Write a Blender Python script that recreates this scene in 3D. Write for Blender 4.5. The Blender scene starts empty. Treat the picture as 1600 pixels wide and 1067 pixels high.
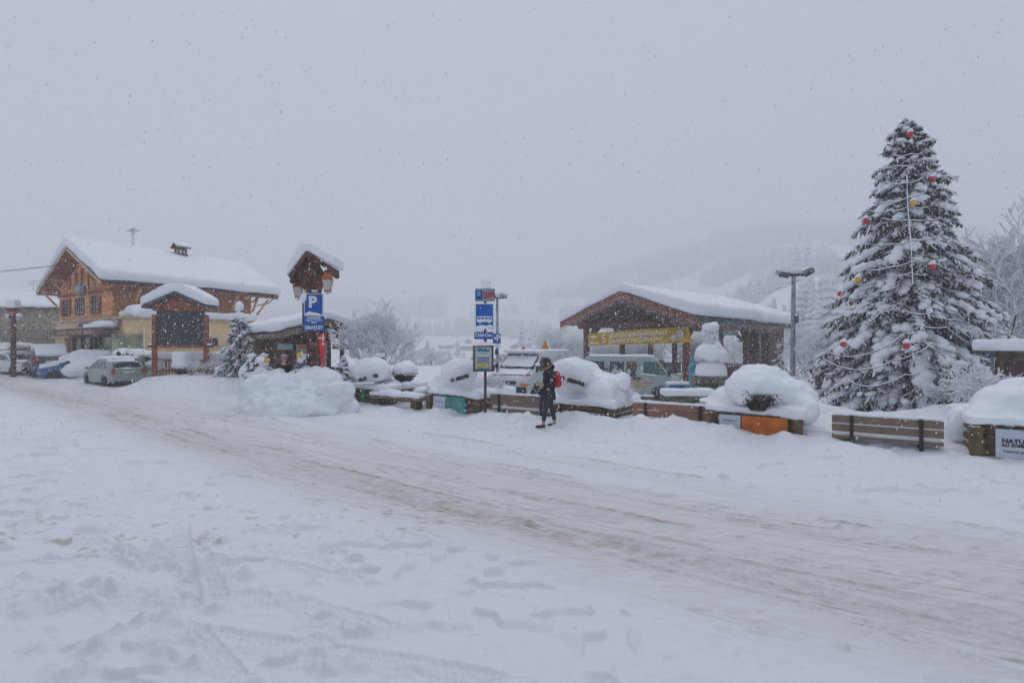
import bpy, bmesh, math, random
import numpy as np
from mathutils import Vector, Matrix, Euler
SC = bpy.context.scene
COL = SC.collection
R = math.radians
# ------------------------------------------------------------------ camera
cam = bpy.data.cameras.new('camera')
cam.sensor_width = 36; cam.lens = 18
cam.shift_y = 7.5 / 1600
cam.clip_start = 0.05; cam.clip_end = 3000
co = bpy.data.objects.new('camera', cam); COL.objects.link(co)
co.location = (0, 0, 2.0); co.rotation_euler = (R(90), 0, 0)
SC.camera = co
# ------------------------------------------------------------------ sky, sun, exposure
W = bpy.data.worlds.new('World'); SC.world = W; W.use_nodes = True
nt = W.node_tree; nt.nodes.clear()
o_ = nt.nodes.new('ShaderNodeOutputWorld'); bg = nt.nodes.new('ShaderNodeBackground')
sk = nt.nodes.new('ShaderNodeTexSky'); sk.sky_type = 'NISHITA'; sk.sun_disc = False
sk.sun_elevation = R(64); sk.sun_rotation = R(-22); sk.altitude = 1100
sk.air_density = 1.0; sk.dust_density = 6.0; sk.ozone_density = 2.0
mx = nt.nodes.new('ShaderNodeMixRGB'); mx.inputs[0].default_value = 0.86   # closed cloud deck over the clear sky
mx.inputs[2].default_value = (3.66, 4.07, 4.80, 1)
nt.links.new(sk.outputs[0], mx.inputs[1]); nt.links.new(mx.outputs[0], bg.inputs[0])
bg.inputs[1].default_value = 0.135
nt.links.new(bg.outputs[0], o_.inputs[0])
sl = bpy.data.lights.new('sun', 'SUN'); sl.energy = 1.15; sl.angle = R(50); sl.color = (1, .985, .965)
so = bpy.data.objects.new('sun', sl); COL.objects.link(so)
so.rotation_euler = Euler((R(-24), R(10), 0))
SC.view_settings.view_transform = 'Standard'; SC.view_settings.look = 'None'
SC.view_settings.exposure = 0.05; SC.view_settings.gamma = 1
SC.render.engine = 'CYCLES'
SC.cycles.use_denoising = True
SC.cycles.max_bounces = 8; SC.cycles.diffuse_bounces = 4; SC.cycles.glossy_bounces = 3
SC.cycles.transmission_bounces = 4; SC.cycles.volume_bounces = 3; SC.cycles.transparent_max_bounces = 8
SC.cycles.caustics_reflective = False; SC.cycles.caustics_refractive = False
SC.cycles.use_adaptive_sampling = True; SC.cycles.adaptive_threshold = 0.02

# ------------------------------------------------------------------ helpers
def WX(px, Y): return (px - 800) / 800 * Y
def P3(px, py, Y): return Vector(((px - 800) / 800 * Y, Y, 2 - (py - 541) / 800 * Y))
def sst(a, b, x):
    t = np.clip((np.asarray(x, dtype=float) - a) / (b - a), 0, 1); return t * t * (3 - 2 * t)
def _h(ix, iy, iz, s):
    n = (ix * 374761393 + iy * 668265263 + iz * 2147483647 % 1013904223 + iz * 1274126177 + s * 974634777) & 0xffffffff
    n = ((n ^ (n >> 13)) * 1274126177) & 0xffffffff
    n = (n ^ (n >> 16)) & 0xffffffff
    return n / 4294967295.0
def vnoise(x, y, z=0.0, s=0):
    x, y, z = np.broadcast_arrays(np.asarray(x, float), np.asarray(y, float), np.asarray(z, float))
    ix = np.floor(x).astype(np.int64); iy = np.floor(y).astype(np.int64); iz = np.floor(z).astype(np.int64)
    fx = x - ix; fy = y - iy; fz = z - iz
    fx = fx * fx * (3 - 2 * fx); fy = fy * fy * (3 - 2 * fy); fz = fz * fz * (3 - 2 * fz)
    def pl(k):
        a = _h(ix, iy, iz + k, s); b = _h(ix + 1, iy, iz + k, s); c = _h(ix, iy + 1, iz + k, s); d = _h(ix + 1, iy + 1, iz + k, s)
        return (a * (1 - fx) + b * fx) * (1 - fy) + (c * (1 - fx) + d * fx) * fy
    return (pl(0) * (1 - fz) + pl(1) * fz) * 2 - 1 if np.any(fz) else pl(0) * 2 - 1
def fbm(x, y, z=0.0, o=4, s=0):
    r = 0; a = 1.0
    for i in range(o):
        r = r + a * vnoise(x, y, z, s + i * 7); x = np.asarray(x) * 2.03 + 5.1; y = np.asarray(y) * 2.03 + 1.7; z = np.asarray(z) * 2.03; a *= .5
    return r

MATS = {}
def mat(name, c=(.5, .5, .5), rough=.7, var=.12, vs=6.0, bump=.0, bs=40.0, metal=0.0, snow=None, planks=None, c2=None, coat=0.0, emit=None, spec=.4, alpha=None):
    """procedural material: colour with noise variation, optional planks (axis, width), optional snow lying on up-facing faces"""
    m = bpy.data.materials.new(name); m.use_nodes = True; n = m.node_tree; N = n.nodes; L = n.links
    b = N['Principled BSDF']; b.inputs['Roughness'].default_value = rough; b.inputs['Metallic'].default_value = metal
    b.inputs['Specular IOR Level'].default_value = spec; b.inputs['Coat Weight'].default_value = coat
    tc = N.new('ShaderNodeTexCoord'); nz = N.new('ShaderNodeTexNoise'); nz.inputs['Scale'].default_value = vs; nz.inputs['Detail'].default_value = 5
    L.new(tc.outputs['Object'], nz.inputs['Vector'])
    mixn = N.new('ShaderNodeMixRGB'); k = c2 if c2 else tuple(max(0, v * (1 - var * 2.2)) for v in c)
    mixn.inputs[1].default_value = (*k, 1); mixn.inputs[2].default_value = (*(tuple(min(1, v * (1 + var)) for v in c) if not c2 else c), 1)
    rp = N.new('ShaderNodeMapRange'); rp.inputs[1].default_value = .32; rp.inputs[2].default_value = .68
    L.new(nz.outputs['Fac'], rp.inputs[0]); L.new(rp.outputs[0], mixn.inputs[0])
    col = mixn.outputs[0]; hgt = None
    if planks:
        ax, wd = planks
        sp = N.new('ShaderNodeSeparateXYZ'); L.new(tc.outputs['Object'], sp.inputs[0])
        dv = N.new('ShaderNodeMath'); dv.operation = 'DIVIDE'; dv.inputs[1].default_value = wd; L.new(sp.outputs['XYZ'.index(ax)], dv.inputs[0])
        fl = N.new('ShaderNodeMath'); fl.operation = 'FLOOR'; L.new(dv.outputs[0], fl.inputs[0])
        wn = N.new('ShaderNodeTexWhiteNoise'); wn.noise_dimensions = '1D'; L.new(fl.outputs[0], wn.inputs['W'])
        mr = N.new('ShaderNodeMapRange'); mr.inputs[3].default_value = .65; mr.inputs[4].default_value = 1.2; L.new(wn.outputs['Value'], mr.inputs[0])
        fr = N.new('ShaderNodeMath'); fr.operation = 'FRACT'; L.new(dv.outputs[0], fr.inputs[0])
        gt = N.new('ShaderNodeMapRange'); gt.inputs[1].default_value = 0.0; gt.inputs[2].default_value = .1; gt.inputs[3].default_value = .5; gt.inputs[4].default_value = 1; L.new(fr.outputs[0], gt.inputs[0])
        mu = N.new('ShaderNodeMath'); mu.operation = 'MULTIPLY'; L.new(mr.outputs[0], mu.inputs[0]); L.new(gt.outputs[0], mu.inputs[1])
        vm = N.new('ShaderNodeVectorMath'); vm.operation = 'SCALE'; L.new(col, vm.inputs[0]); L.new(mu.outputs[0], vm.inputs['Scale']); col = vm.outputs[0]; hgt = gt.outputs[0]
    if snow is not None:
        ge = N.new('ShaderNodeNewGeometry'); s2 = N.new('ShaderNodeSeparateXYZ'); L.new(ge.outputs['Normal'], s2.inputs[0])
        ns = N.new('ShaderNodeTexNoise'); ns.inputs['Scale'].default_value = 9; L.new(tc.outputs['Object'], ns.inputs['Vector'])
        ad = N.new('ShaderNodeMath'); ad.operation = 'MULTIPLY_ADD'; ad.inputs[1].default_value = .9; L.new(ns.outputs['Fac'], ad.inputs[0]); L.new(s2.outputs[2], ad.inputs[2])
        ms = N.new('ShaderNodeMapRange'); ms.inputs[1].default_value = snow + .45 - .08; ms.inputs[2].default_value = snow + .45 + .08; L.new(ad.outputs[0], ms.inputs[0])
        mw = N.new('ShaderNodeMixRGB'); L.new(ms.outputs[0], mw.inputs[0]); L.new(col, mw.inputs[1]); mw.inputs[2].default_value = (.78, .8, .84, 1); col = mw.outputs[0]
    L.new(col, b.inputs['Base Color'])
    if bump or hgt:
        nb = N.new('ShaderNodeTexNoise'); nb.inputs['Scale'].default_value = bs; nb.inputs['Detail'].default_value = 4; L.new(tc.outputs['Object'], nb.inputs['Vector'])
        bp = N.new('ShaderNodeBump'); bp.inputs['Strength'].default_value = max(bump, .25); bp.inputs['Distance'].default_value = .02
        if hgt:
            ah = N.new('ShaderNodeMath'); ah.operation = 'MULTIPLY_ADD'; ah.inputs[1].default_value = .4; L.new(nb.outputs['Fac'], ah.inputs[0]); L.new(hgt, ah.inputs[2]); L.new(ah.outputs[0], bp.inputs['Height'])
        else: L.new(nb.outputs['Fac'], bp.inputs['Height'])
        L.new(bp.outputs[0], b.inputs['Normal'])
    if emit: b.inputs['Emission Color'].default_value = (*emit[0], 1); b.inputs['Emission Strength'].default_value = emit[1]
    if alpha is not None: b.inputs['Alpha'].default_value = alpha
    MATS[name] = m; return m

SNOW = mat('snow', (.80, .82, .86), .55, .02, 3, bump=.25, bs=60)
SNOWF = mat('fresh_snow', (.82, .84, .88), .6, .01, 3, bump=.12, bs=90)

class MB:
    """collects shapes for ONE mesh object"""
    def __init__(s): s.v = []; s.f = []
    def add(s, vs, fs, M=None):
        n = len(s.v)
        s.v += [tuple(M @ Vector(v)) if M is not None else tuple(v) for v in vs]
        s.f += [tuple(i + n for i in f) for f in fs]; return s
    def box(s, c, d, rz=0, M=None, bev=0.0, rx=0, ry=0):
        x, y, z = d[0] / 2, d[1] / 2, d[2] / 2
        T = Matrix.Translation(c) @ Euler((rx, ry, rz)).to_matrix().to_4x4()
        if M is not None: T = M @ T
        if bev > 0:
            b = min(bev, x * .9, y * .9, z * .9); vs = []; 
            for sx in (-1, 1):
                for sy in (-1, 1):
                    for sz in (-1, 1):
                        vs += [(sx * x, sy * (y - b), sz * (z - b)), (sx * (x - b), sy * y, sz * (z - b)), (sx * (x - b), sy * (y - b), sz * z)]
            bm = bmesh.new(); [bm.verts.new(v) for v in vs]; bmesh.ops.convex_hull(bm, input=bm.verts)
            bm.verts.index_update(); s.add([v.co[:] for v in bm.verts], [[v.index for v in f.verts] for f in bm.faces], T); bm.free(); return s
        vs = [(sx * x, sy * y, sz * z) for sx in (-1, 1) for sy in (-1, 1) for sz in (-1, 1)]
        return s.add(vs, [(0, 1, 3, 2), (4, 6, 7, 5), (0, 4, 5, 1), (2, 3, 7, 6), (0, 2, 6, 4), (1, 5, 7, 3)], T)
    def beam(s, a, b, w, h=None):
        """rectangular bar from a to b"""
        a, b = Vector(a), Vector(b); d = b - a; h = h or w
        q = d.to_track_quat('Y', 'Z').to_matrix().to_4x4()
        T = Matrix.Translation((a + b) / 2) @ q
        return s.box((0, 0, 0), (w, d.length, h), M=T)
    def tube(s, pts, r, n=8, caps=True):
        pts = [Vector(p) for p in pts]; rs = r if isinstance(r, (list, tuple)) else [r] * len(pts)
        base = len(s.v); up = None
        for i, p in enumerate(pts):
            d = (pts[min(i + 1, len(pts) - 1)] - pts[max(i - 1, 0)])
            if d.length < 1e-9: d = Vector((0, 0, 1))
            d.normalize()
            if up is None: up = d.orthogonal().normalized()
            else:
                up = (up - d * up.dot(d)); up = up.normalized() if up.length > 1e-6 else d.orthogonal().normalized()
            sd = d.cross(up)
            for k in range(n):
                a = 2 * math.pi * k / n; s.v.append(tuple(p + (up * math.cos(a) + sd * math.sin(a)) * rs[i]))
        for i in range(len(pts) - 1):
            for k in range(n):
                a = base + i * n + k; b = base + i * n + (k + 1) % n
                s.f.append((a, b, b + n, a + n))
        if caps and n > 2:
            s.f.append(tuple(base + k for k in range(n))[::-1]); e = base + (len(pts) - 1) * n; s.f.append(tuple(e + k for k in range(n)))
        return s
    def lathe(s, prof, c=(0, 0, 0), n=16, M=None, sx=1, sy=1):
        vs = []; fs = []
        for r, z in prof:
            for k in range(n):
                a = 2 * math.pi * (k + .5) / n; vs.append((c[0] + r * sx * math.cos(a), c[1] + r * sy * math.sin(a), c[2] + z))
        for i in range(len(prof) - 1):
            for k in range(n):
                a = i * n + k; b = i * n + (k + 1) % n; fs.append((a, b, b + n, a + n))
        fs.append(tuple(range(n))[::-1]); e = (len(prof) - 1) * n; fs.append(tuple(range(e, e + n)))
        return s.add(vs, fs, M)
    def prism(s, poly, t, M=None):
        """polygon in local XZ extruded along local Y by +-t/2"""
        n = len(poly); vs = [(p[0], -t / 2, p[1]) for p in poly] + [(p[0], t / 2, p[1]) for p in poly]
        fs = [tuple(range(n)), tuple(range(2 * n - 1, n - 1, -1))] + [(i, i + n, (i + 1) % n + n, (i + 1) % n) for i in range(n)]
        return s.add(vs, fs, M)
    def ball(s, c, r, sub=2, M=None, rot=None):
        bm = bmesh.new(); bmesh.ops.create_icosphere(bm, subdivisions=sub, radius=1)
        r = r if isinstance(r, (tuple, list)) else (r, r, r)
        T = Matrix.Translation(c) @ (rot.to_matrix().to_4x4() if rot else Matrix()) @ Matrix.Diagonal((*r, 1))
        if M is not None: T = M @ T
        bm.verts.index_update(); s.add([v.co[:] for v in bm.verts], [[v.index for v in f.verts] for f in bm.faces], T); bm.free(); return s
    def mesh(s, name, smooth=False, fixn=True):
        me = bpy.data.meshes.new(name); me.from_pydata(s.v, [], s.f); me.validate(clean_customdata=False)
        if fixn:
            bm = bmesh.new(); bm.from_mesh(me); bmesh.ops.recalc_face_normals(bm, faces=bm.faces); bm.to_mesh(me); bm.free()
        if smooth: me.shade_smooth()
        me.update(); return me
    def build(s, name, m, parent=None, smooth=False, fixn=True, label=None):
        me = s.mesh(name, smooth, fixn); return link(name, me, m, parent, label)
def link(name, me, m, parent=None, label=None):
    if m is not None: me.materials.clear(); me.materials.append(m)
    o = bpy.data.objects.new(name, me); COL.objects.link(o)
    if parent is not None: o.parent = parent
    if label: o['label'] = label
    return o
def thing(name, label, cat, loc=(0, 0, 0), rz=0.0, group=None, s=1.0):
    o = bpy.data.objects.new(name, None); COL.objects.link(o); o.location = loc; o.rotation_euler = (0, 0, rz)
    o.scale = (s, s, s) if not isinstance(s, tuple) else s
    o.empty_display_size = .2; return tag(o, label, cat, group)
def tag(o, label, cat, group=None):
    o['label'] = label; o['category'] = cat
    if group: o['group'] = group
    return o
def kind(o, k, label=None):
    o['kind'] = k
    if label: o['label'] = label
    return o
def dup(root, loc, rz, label, group=None, s=None, chlabel=False):
    r = root.copy(); COL.objects.link(r); r.location = loc; r.rotation_euler = (0, 0, rz); r['label'] = label
    if group: r['group'] = group
    if s is not None: r.scale = (s, s, s) if not isinstance(s, tuple) else s
    def rec(a, b):
        for ch in list(a.children):
            c = ch.copy(); COL.objects.link(c); c.parent = b; rec(ch, c)
    rec(root, r); return r
def evalmesh(o, name):
    dg = bpy.context.evaluated_depsgraph_get(); dg.update()
    me = bpy.data.meshes.new_from_object(o.evaluated_get(dg)); me.name = name; return me
def soft(name, mb, voxel=.08, smooth=6, noise=.03, ns=2.5, m=None, parent=None, off=None, label=None):
    """melts overlapping solids into one rounded heap of snow"""
    me = mb.mesh('tmp'); o = bpy.data.objects.new('tmp', me); COL.objects.link(o)
    r = o.modifiers.new('r', 'REMESH'); r.mode = 'VOXEL'; r.voxel_size = voxel; r.use_smooth_shade = True
    sm = o.modifiers.new('s', 'SMOOTH'); sm.factor = .5; sm.iterations = smooth
    out = evalmesh(o, name); bpy.data.objects.remove(o); bpy.data.meshes.remove(me)
    n = len(out.vertices)
    if n and noise:
        c = np.empty(n * 3); out.vertices.foreach_get('co', c); c = c.reshape(-1, 3)
        nn = np.empty(n * 3); out.vertex_normals.foreach_get('vector', nn); nn = nn.reshape(-1, 3)
        d = fbm(c[:, 0] * ns + 11, c[:, 1] * ns, c[:, 2] * ns + 3.3, 4, 5) * noise
        if voxel <= .1: d = d + noise * .5 * np.abs(vnoise(c[:, 0] * ns * 4.3, c[:, 1] * ns * 4.3, c[:, 2] * ns * 4.3, 15))
        c = c + nn * d[:, None]; out.vertices.foreach_set('co', c.ravel())
    out.shade_smooth(); out.update()
    return link(name, out, m or SNOWF, parent, label)
def text(s, size, loc, rot, m, parent, name='lettering', al='CENTER', ext=.002, bold=0.0, sx=1.0):
    cu = bpy.data.curves.new('t', 'FONT'); cu.body = s; cu.size = size; cu.align_x = al; cu.align_y = 'CENTER'; cu.extrude = ext; cu.offset = bold; cu.resolution_u = 3
    o = bpy.data.objects.new('t', cu); COL.objects.link(o); me = evalmesh(o, name); bpy.data.objects.remove(o); bpy.data.curves.remove(cu)
    T = Matrix.Translation(loc) @ Euler(rot).to_matrix().to_4x4() @ Matrix.Diagonal((sx, 1, 1, 1)); me.transform(T)
    return link(name, me, m, parent)
UP = (R(90), 0, 0)     # text standing upright, read from -Y
# ------------------------------------------------------------------ ground: one sheet to the horizon
def dB(x, y): return (x + 5.85) * .538 + (y - 17.67) * .843     # distance behind the row of planters
def sP(x, y): return (x + 5.85) * .843 - (y - 17.67) * .538      # distance along it
def pxg(*pts): return [((px - 800) * 2.0 / (py - 541), 1600.0 / (py - 541)) for px, py in pts]
def polydist(x, y, pl):
    x = np.asarray(x, float); y = np.asarray(y, float); P = np.array(pl)
    best = np.full(x.shape, 1e3); along = np.zeros(x.shape); side = np.zeros(x.shape); acc = 0
    if x.size > 1000:
        k = (x > P[:, 0].min() - 3) & (x < P[:, 0].max() + 3) & (y > P[:, 1].min() - 3) & (y < P[:, 1].max() + 3)
        if k.sum() < 1: return best, along, side
        if k.sum() < x.size:
            best[k], along[k], side[k] = polydist(x[k], y[k], pl) if k.sum() <= 1000 else polydist1(x[k], y[k], pl); return best, along, side
    return polydist1(x, y, pl)
def polydist1(x, y, pl):
    best = np.full(x.shape, 1e9); along = np.zeros(x.shape); side = np.zeros(x.shape); acc = 0
    for (ax, ay), (bx, by) in zip(pl[:-1], pl[1:]):
        dx, dy = bx - ax, by - ay; L = math.hypot(dx, dy)
        t = np.clip(((x - ax) * dx + (y - ay) * dy) / (L * L), 0, 1)
        ex = x - ax - t * dx; ey = y - ay - t * dy; d = np.hypot(ex, ey); m = d < best
        best = np.where(m, d, best); along = np.where(m, acc + t * L, along); side = np.where(m, np.sign(dx * ey - dy * ex), side); acc += L
    return best, along, side
def smoothpl(pl, n=2):
    pl = [tuple(p) for p in pl]
    for _ in range(n):
        q = [pl[0]]
        for a, b in zip(pl[:-1], pl[1:]): q += [(.75 * a[0] + .25 * b[0], .75 * a[1] + .25 * b[1]), (.25 * a[0] + .75 * b[0], .25 * a[1] + .75 * b[1])]
        pl = q + [pl[-1]]
    return pl
TR = [  # wheel tracks of the road (photograph pixels on the flat road -> metres)
 pxg((-120, 590), (60, 612), (200, 655), (330, 695), (480, 735), (660, 782), (860, 835), (1200, 905), (1620, 1000)),
 pxg((-60, 594), (120, 620), (300, 668), (480, 712), (700, 762), (900, 806), (1200, 868), (1640, 950)),
 pxg((20, 590), (200, 618), (380, 655), (560, 690), (820, 745), (1100, 796), (1300, 830), (1640, 893)),
 pxg((100, 594), (330, 628), (460, 652), (640, 680), (900, 722), (1150, 770), (1400, 812), (1700, 870)),
]
TR = [smoothpl(t) for t in TR]
T_TYRE = [(smoothpl(pxg((283, 815), (288, 860), (300, 945))), .075, .03), (smoothpl(pxg((308, 820), (318, 870), (345, 930))), .06, .018),
          (smoothpl(pxg((110, 838), (160, 856), (205, 872), (300, 900))), .07, .016), (smoothpl(pxg((-40, 890), (120, 873), (300, 875), (450, 885), (560, 900))), .05, .016),
          (smoothpl(pxg((250, 980), (420, 1010), (640, 1040), (760, 1067))), .09, .018), (smoothpl(pxg((0, 960), (200, 935), (420, 930), (600, 985))), .10, .02),
          (smoothpl(pxg((300, 970), (330, 1010), (380, 1070))), .06, .014),
          (smoothpl(pxg((900, 830), (1100, 870), (1300, 925), (1620, 1003))), .08, .013), (smoothpl(pxg((950, 870), (1150, 915), (1400, 990), (1600, 1062))), .08, .013),
          (smoothpl(pxg((520, 755), (760, 808), (1000, 850), (1300, 905), (1620, 975))), .09, .010)]
def H0(x, y):
    """large shape of the ground"""
    x = np.asarray(x, float); y = np.asarray(y, float)
    r = np.hypot(x, y); d = dB(x, y); s = sP(x, y)
    z = np.zeros(x.shape)
    # car park and square behind the planters lie lower; the left side of the village rises a little
    z = z - .6 * sst(1.5, 5, d) * sst(-3, 1, x) * sst(12, 16, y)
    z = z + .25 * sst(20, 34, y) * sst(-12, -18, x)
    # mound under the big tree and the drift beside it
    z = z + .52 * np.exp(-((x - 11.4) / 3.4) ** 2 - ((y - 12.9) / 1.7) ** 2)
    z = z + .35 * np.exp(-((x - 13.2) / 3.5) ** 2 - ((y - 16.5) / 3.0) ** 2)
    z = z + .40 * np.exp(-((x - 7.1) / 1.2) ** 2 - ((y - 13.0) / 1.2) ** 2)
    # cleared snow lying along the foot of the planters and benches
    band = np.exp(-((d + .35) / .42) ** 2) * sst(-2, 1.5, s) * (.55 + .45 * sst(4, 7, s)) * (1 - sst(24, 28, s))
    gap = 1 - .55 * np.exp(-((s - 16.3) / 1.0) ** 2) - .25 * np.exp(-((s - 7.4) / .8) ** 2)
    z = z + band * gap * (1 - .45 * sst(12.5, 16, s)) * (.12 + .10 * sst(6, 9, s) + .16 * vnoise(s * 1.3, d * 1.2, 0, 3) + .10 * vnoise(s * 3.1, d * 3, 0, 9))
    z = z + (.03 + .05 * sst(6, 9, s) * (1 - sst(13, 16, s))) * sst(-1.5, -.5, d) * (1 - sst(.5, 1.6, d)) * sst(-1, 2, s) * (1 - sst(24, 28, s))
    z = z + .16 * sst(-.3, .6, d) * (1 - sst(2.5, 4, d)) * sst(-1, 2, s) * (1 - sst(24, 28, s))
    # snow berm by the big ploughed heap
    z = z + .42 * np.exp(-(((x + 6.6) / 1.3) ** 2 + ((y - 15.5) / .9) ** 2)) + .07 * np.exp(-((y - 14.0 - .10 * (x + 4)) / .25) ** 2) * sst(-9, -7.5, x) * (1 - sst(-2.4, -1.5, x))
    # garden on the left, higher drifts
    z = z + .55 * sst(21.5, 23.5, y) * (1 - sst(29, 31, y)) * sst(-17.9, -16.6, x) * (1 - sst(-10, -7, x))
    # valley floor and hills
    a = x / np.maximum(y, 1)
    fl = sst(45, 150, y)
    z = z - 5.3 * fl * (1 - .6 * sst(.25, .6, a))
    st = 365 - 280 * sst(.12, .62, a) + 30 * sst(-.1, -.6, a)
    u = np.maximum(y - st, 0)
    sl = (.16 + .06 * sst(.1, .6, a))
    z = z + sl * u * u / (u + 40) + .00034 * np.maximum(y - 390, 0) ** 2 * (.25 + 1.5 * sst(-.05, .4, a))
    z = z + sst(120, 260, r) * 5 * fbm(x / 70, y / 70, 0, 4, 21) * sst(0, 90, u)
    z = np.where(z > 110, 110 + 110 * np.tanh((z - 110) / 150), z)
    return z
def H(x, y, fine=True):
    z = H0(x, y)
    if not fine: return z
    x = np.asarray(x, float); y = np.asarray(y, float); r = np.hypot(x, y); d = dB(x, y)
    near = 1 - sst(40, 70, r)
    # general softness
    z = z + near * (.018 * fbm(x * .9, y * .9, 0, 3, 2) + .006 * fbm(x * 6, y * 6, 0, 3, 4))
    rd = np.minimum.reduce([polydist(x, y, t)[0] for t in TR])
    road = 1 - sst(.35, 1.0, rd)
    # trampled square between road and benches
    sq = sst(.5, 1.4, rd) * (1 - sst(-.3, .2, d)) * sst(3, 5, y)
    z = z + near * sq * (.026 * fbm(x * 3.2, y * 3.2, 0, 3, 31) + .014 * vnoise(x * 10, y * 13, 0, 33) - .035 * sst(.35, .75, vnoise(x * 4.2, y * 6.5, 0, 35)) * sst(-.2, .4, vnoise(x * .8, y * .8, 0, 36)))
    lp = sst(.50, .66, vnoise(x * 1.6, y * 2.4, 0, 41) * .5 + .5) * sst(.45, .6, vnoise(x * 5.5, y * 7, 0, 43) * .5 + .5)
    z = z + near * (1 - road) * lp * .05
    # furrows pushed up beside the wheel tracks
    for i, t in enumerate(TR):
        dd, al, sd = polydist(x, y, t)
        z = z - near * (.030 * np.exp(-(dd / .24) ** 2) - .010 * np.exp(-((dd - .42) / .12) ** 2)) + near * .009 * np.exp(-(dd / .34) ** 2) * vnoise(al * 1.2, sd * dd * 22, 0, 58 + i) + near * (y < 11) * .0035 * np.exp(-(dd / .22) ** 2) * np.sign(np.sin(al * 80 + np.abs(dd) * 90)) * sst(-.2, .4, vnoise(al * .6, i * 3.0, 0, 88))
        br = sst(.1, .55, vnoise(al * 1.1, i * 5.0, 0, 51 + i)) * (.6 + .4 * vnoise(al * 9, dd * 9, 0, 61))
        z = z + near * .045 * np.exp(-((dd - .34) / .07) ** 2) * br * (sd > 0)
    # heavy churned snow at the lower left
    ch = sst(0, 1, (-x + .1) / 1.5) * (1 - sst(4.9, 5.8, y + .18 * x)) * (r < 9)
    cl = fbm(x * 2.3 + 3, y * 4.6, 0, 4, 71)
    pt_ = sst(.15, .5, vnoise(x * .9 + 4, y * 1.7, 0, 74))
    z = z + ch * (.050 * sst(.35, .62, cl) * pt_ + .014 * sst(.3, .8, fbm(x * 9, y * 16, 0, 3, 73)) * (.3 + .7 * pt_) + .004 * fbm(x * 26, y * 40, 0, 2, 79))
    rg = sst(.35, .8, vnoise(x * 1.2 + 9, y * 4.2, 0, 75))
    z = z + ch * .035 * rg * pt_ * sst(-.2, .5, vnoise(x * 6, y * 9, 0, 77))
    for cx, cy, lx, ly, hh in LUMPS:
        q = ((x - cx) / lx) ** 2 + ((y - cy + .15 * (x - cx)) / ly) ** 2
        z = z + hh * np.exp(-q * 1.4) * (.55 + .9 * sst(-.5, .5, vnoise(x * 11, y * 17, 0, 81)) + .25 * vnoise(x * 34, y * 48, 0, 83)) * (q < 6)
    # tyre prints with tread
    for pl, w, dep in T_TYRE:
        dd, al, sd = polydist(x, y, pl); k = 1 - sst(w * .85, w * 1.1, dd)
        tr = .5 + .5 * np.sign(np.sin(al * 110 + sd * dd * 70)); gr = np.exp(-((np.abs(dd) - w * .45) / .006) ** 2)
        fade = sst(0, .3, al)
        z = z * (1 - .0 * k) + fade * (k * (-dep * 1.2 + .006 * tr + .008 * gr) + .012 * np.exp(-((dd - w * 1.25) / .02) ** 2))
    return z
LUMPS = []
for px, py, w, hh in [(190, 872, 60, .05), (250, 862, 40, .06), (95, 935, 70, .05), (165, 925, 90, .075), (250, 928, 50, .06), (345, 938, 70, .05), (165, 945, 110, .06), (250, 940, 60, .055),
                      (340, 955, 40, .07), (440, 937, 90, .055), (500, 975, 110, .05), (560, 982, 60, .05), (225, 975, 50, .085), (265, 975, 60, .08), (180, 990, 40, .07), (150, 1020, 60, .09),
                      (50, 1010, 60, .07), (300, 1000, 80, .06), (255, 1038, 70, .075), (310, 1045, 50, .065), (490, 1045, 60, .075), (560, 1042, 60, .06), (650, 1050, 50, .06), (140, 1050, 60, .05), (30, 960, 50, .05),
                      (325, 900, 26, .05), (328, 870, 18, .045), (255, 890, 40, .05), (215, 875, 40, .05), (385, 905, 28, .05),
                      (1130, 752, 22, .09), (1175, 762, 16, .07), (800, 708, 40, .07), (835, 738, 16, .07), (690, 695, 60, .06), (1435, 842, 14, .06), (1310, 824, 14, .05), (1335, 825, 10, .05), (1520, 858, 14, .05), (760, 803, 14, .04), (900, 780, 10, .03), (1145, 650, 30, .05)]:
    Yc = 1600.0 / (py - 541); LUMPS.append((WX(px, Yc), Yc, w / 800 * Yc * .5, w / 800 * Yc * .22 + .02, hh))
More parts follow.
